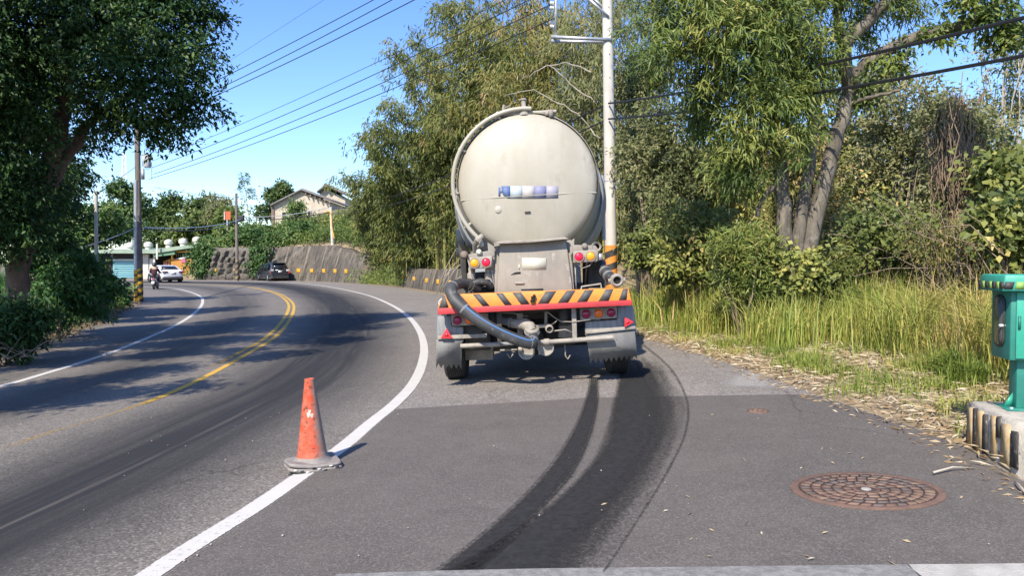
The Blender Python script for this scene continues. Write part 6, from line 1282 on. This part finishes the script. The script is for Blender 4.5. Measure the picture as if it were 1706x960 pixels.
X = np.interp(rng.uniform(0, 1, 1500), [0, 1], [20, 110]).astype(int); P = np.c_[leh[X, 0]+lnor[X, 0]*rng.uniform(-.4, .6, 1500), leh[X, 1]+lnor[X, 1]*rng.uniform(-.4, .6, 1500)]; P = np.c_[P, H(P[:, 0], P[:, 1])+.03+rng.uniform(0, .06, 1500)]
tag(leaves('leaf_litter', P, rng.normal(0, 1, (1500, 3))*np.array([1, 1, .15]), .13, .04, .25+rng.normal(0, .2, 1500), lm_dry, None, .1, 'stuff'), 'dead leaves gathered along the left road edge', 'leaf litter')
b = MB()
for k in range(60):
    px = rng.uniform(0, 45); Y = rng.uniform(12.5, 14.5); p = Vector((px2(px, Y), Y, bank_h(px2(px, Y), Y)+.05)); d = Vector((rng.normal(0, .4), rng.normal(0, .4), rng.uniform(.1, .6)))
    b.tube([p, p+d*.6, p+d+Vector((0, 0, -.1))], [.01, .008, .004], 4, False)
tag(npmesh('dry_stems', np.array(b.v), b.f, m_twig), 'dry twigs sticking out of the undergrowth at the left edge', 'twigs', kind='stuff')
# ---- far trees
def fartree(label, px, py0, py1, Y, rpx, n, L, W, mat, tint, name='tree', trunk=True, wob=.9, droop=.1, z0=None):
    x = px2(px, Y); top = at(px, py0, Y)[2]; bot = at(px, py1, Y)[2]; rx = rpx/FPX*Y; z = z0 if z0 is not None else min(bot-.5, gz(x, Y)); o = thing(name, label, 'tree', (x, Y, z)); I = wmat(o).inverted(); hgt = top-bot; C = []
    for k in range(12):
        v = rng.uniform(.1, .86); e = math.sqrt(max(.12, 1-((v-.42)*1.6)**2)); r = min(rx*.42, hgt*.3)*rng.uniform(.75, 1.15); C.append((x+rng.uniform(-wob, wob)*rx*.75*e, Y+rng.uniform(-.6, .6)*rx, bot+v*hgt, r*1.2, r, r*.75))
    b = MB(); limb(b, [I @ Vector((x, Y, z)), I @ Vector((x+.1*rx, Y, z+(bot-z)*.6+hgt*.3)), I @ Vector((x, Y, bot+hgt*.7))], .02*(top-z)+.05, .06, 7, .05); b.build('trunk', m_bark, o, True)
    foliage('crown', C, n, L, W, mat, o, L*1.4, 16, droop, .6, tint, .45); return o
fartree('dark tall tree behind the striped left pole', 214, 292, 412, 98, 38, 6500, .55, .25, lm_dark, (.72, .18), z0=0)
fartree('round tree at left end of the far tree line behind the shed', 262, 345, 425, 112, 40, 5000, .65, .3, lm_far, (.42, .16), z0=0)
fartree('tree whose dark rounded top stands highest in the far tree line', 292, 320, 410, 120, 30, 5000, .65, .3, lm_far, (.28, .15), z0=0)
fartree('broad light green tree in the middle of the far tree line', 325, 326, 420, 112, 45, 7000, .65, .3, lm_far, (.58, .18), z0=0)
fartree('bushy tree at right end of the far tree line beside the red board', 362, 338, 425, 105, 36, 6000, .6, .28, lm_far, (.48, .18), z0=0)
fartree('brownish drooping tree on the skyline left of the timber pole', 366, 310, 370, 98, 20, 2600, .6, .12, lm_grey, (.42, .18), droop=.5)
fartree('hazy low tree left of the striped pole far behind', 170, 330, 440, 85, 60, 7000, .5, .25, lm_dark, (.75, .2), z0=0)
fartree('dark rounded tree on the hill just left of the cream house', 462, 301, 372, 112, 27, 6000, .55, .26, lm_far, (.25, .15))
fartree('small grey green tree in front of the cream house wall', 500, 334, 385, 86, 24, 2600, .4, .14, lm_dark, (.9, .15))
fartree('low bush right below the cream house', 575, 362, 405, 80, 30, 3500, .4, .15, lm_mid, (.5, .2))
fartree('leafy bush on the hill left of the cream house', 432, 378, 420, 82, 30, 4500, .42, .2, lm_mid, (.35, .17))
fartree('dark green bush above the stone wall near the timber pole', 395, 378, 420, 77, 40, 5000, .4, .2, lm_dark, (.85, .16))
fartree('green bush above the left end of the stone wall', 352, 396, 424, 77, 18, 2500, .4, .2, lm_dark, (.85, .16))
fartree('fresh green bush between the board and the timber pole', 382, 345, 395, 92, 22, 3000, .45, .2, lm_fresh, (.5, .17))
fb = thing('bamboo_clump', 'single feathery bamboo stem against the sky above the timber pole', 'bamboo', (px2(412, 84), 84, gz(px2(412, 84), 84))); I = wmat(fb).inverted()
st_ = [np.array(at(x, y, 84)) for x, y in ((418,400),(416,370),(411,335),(408,310),(406,290))]; MB().tube([I @ Vector(p) for p in st_], [.07,.06,.05,.03,.015], 6).build('culm', m_culm, fb, True)
PP = []; DD = []
for k in range(46):
    f = rng.random()**.8; p = st_[1]+(st_[4]-st_[1])*f+rng.normal(0, .1, 3); d = nrm(np.array([rng.choice([-1, 1])*1., rng.normal(0, .5), .35])); l = 1.5*(1.1-f*.8)
    for j in range(16): u = rng.random(); PP.append(p+d*l*u-np.array([0, 0, .35])*u*u+rng.normal(0, .08, 3)); DD.append(d+rng.normal(0, .5, 3)+np.array([0, 0, -.4]))
leaves('foliage', np.array(PP), np.array(DD), .4, .075, .35+rng.normal(0, .15, len(PP)), lm_far, fb)
# creeper and pale pruned branches near the tanker
br = thing('bare_branches', 'pale bare branches leaning over behind the top of the tank', 'branches', tuple(at(900, 250, 24))); I = wmat(br).inverted()
for pts in (((1000,230),(960,190),(920,165),(880,150),(840,160)),((985,120),(940,105),(900,115),(870,130)),((990,170),(950,140),(915,110),(905,112))):
    b = MB(); limb(b, [I @ Vector(at(x, y, 24)) for x, y in pts], .024, .008, 6, .03); b.build('branch', m_twigp, br, True)
cane = thing('dry_canes', 'thin dry canes leaning out left of the tanker over the low wall', 'canes', tuple(at(742, 480, 24))); I = wmat(cane).inverted()
for x0, y0, x1, y1 in ((733,482,775,420),(738,480,783,426),(728,490,760,415),(742,486,790,448),(735,470,768,440),(748,485,752,440)):
    MB().tube([I @ Vector(at(x0, y0, 24)), I @ Vector(at((x0+x1)/2-3, (y0+y1)/2-3, 24)), I @ Vector(at(x1, y1, 24))], [.012, .01, .006], 5).build('cane', m_twigp, cane)
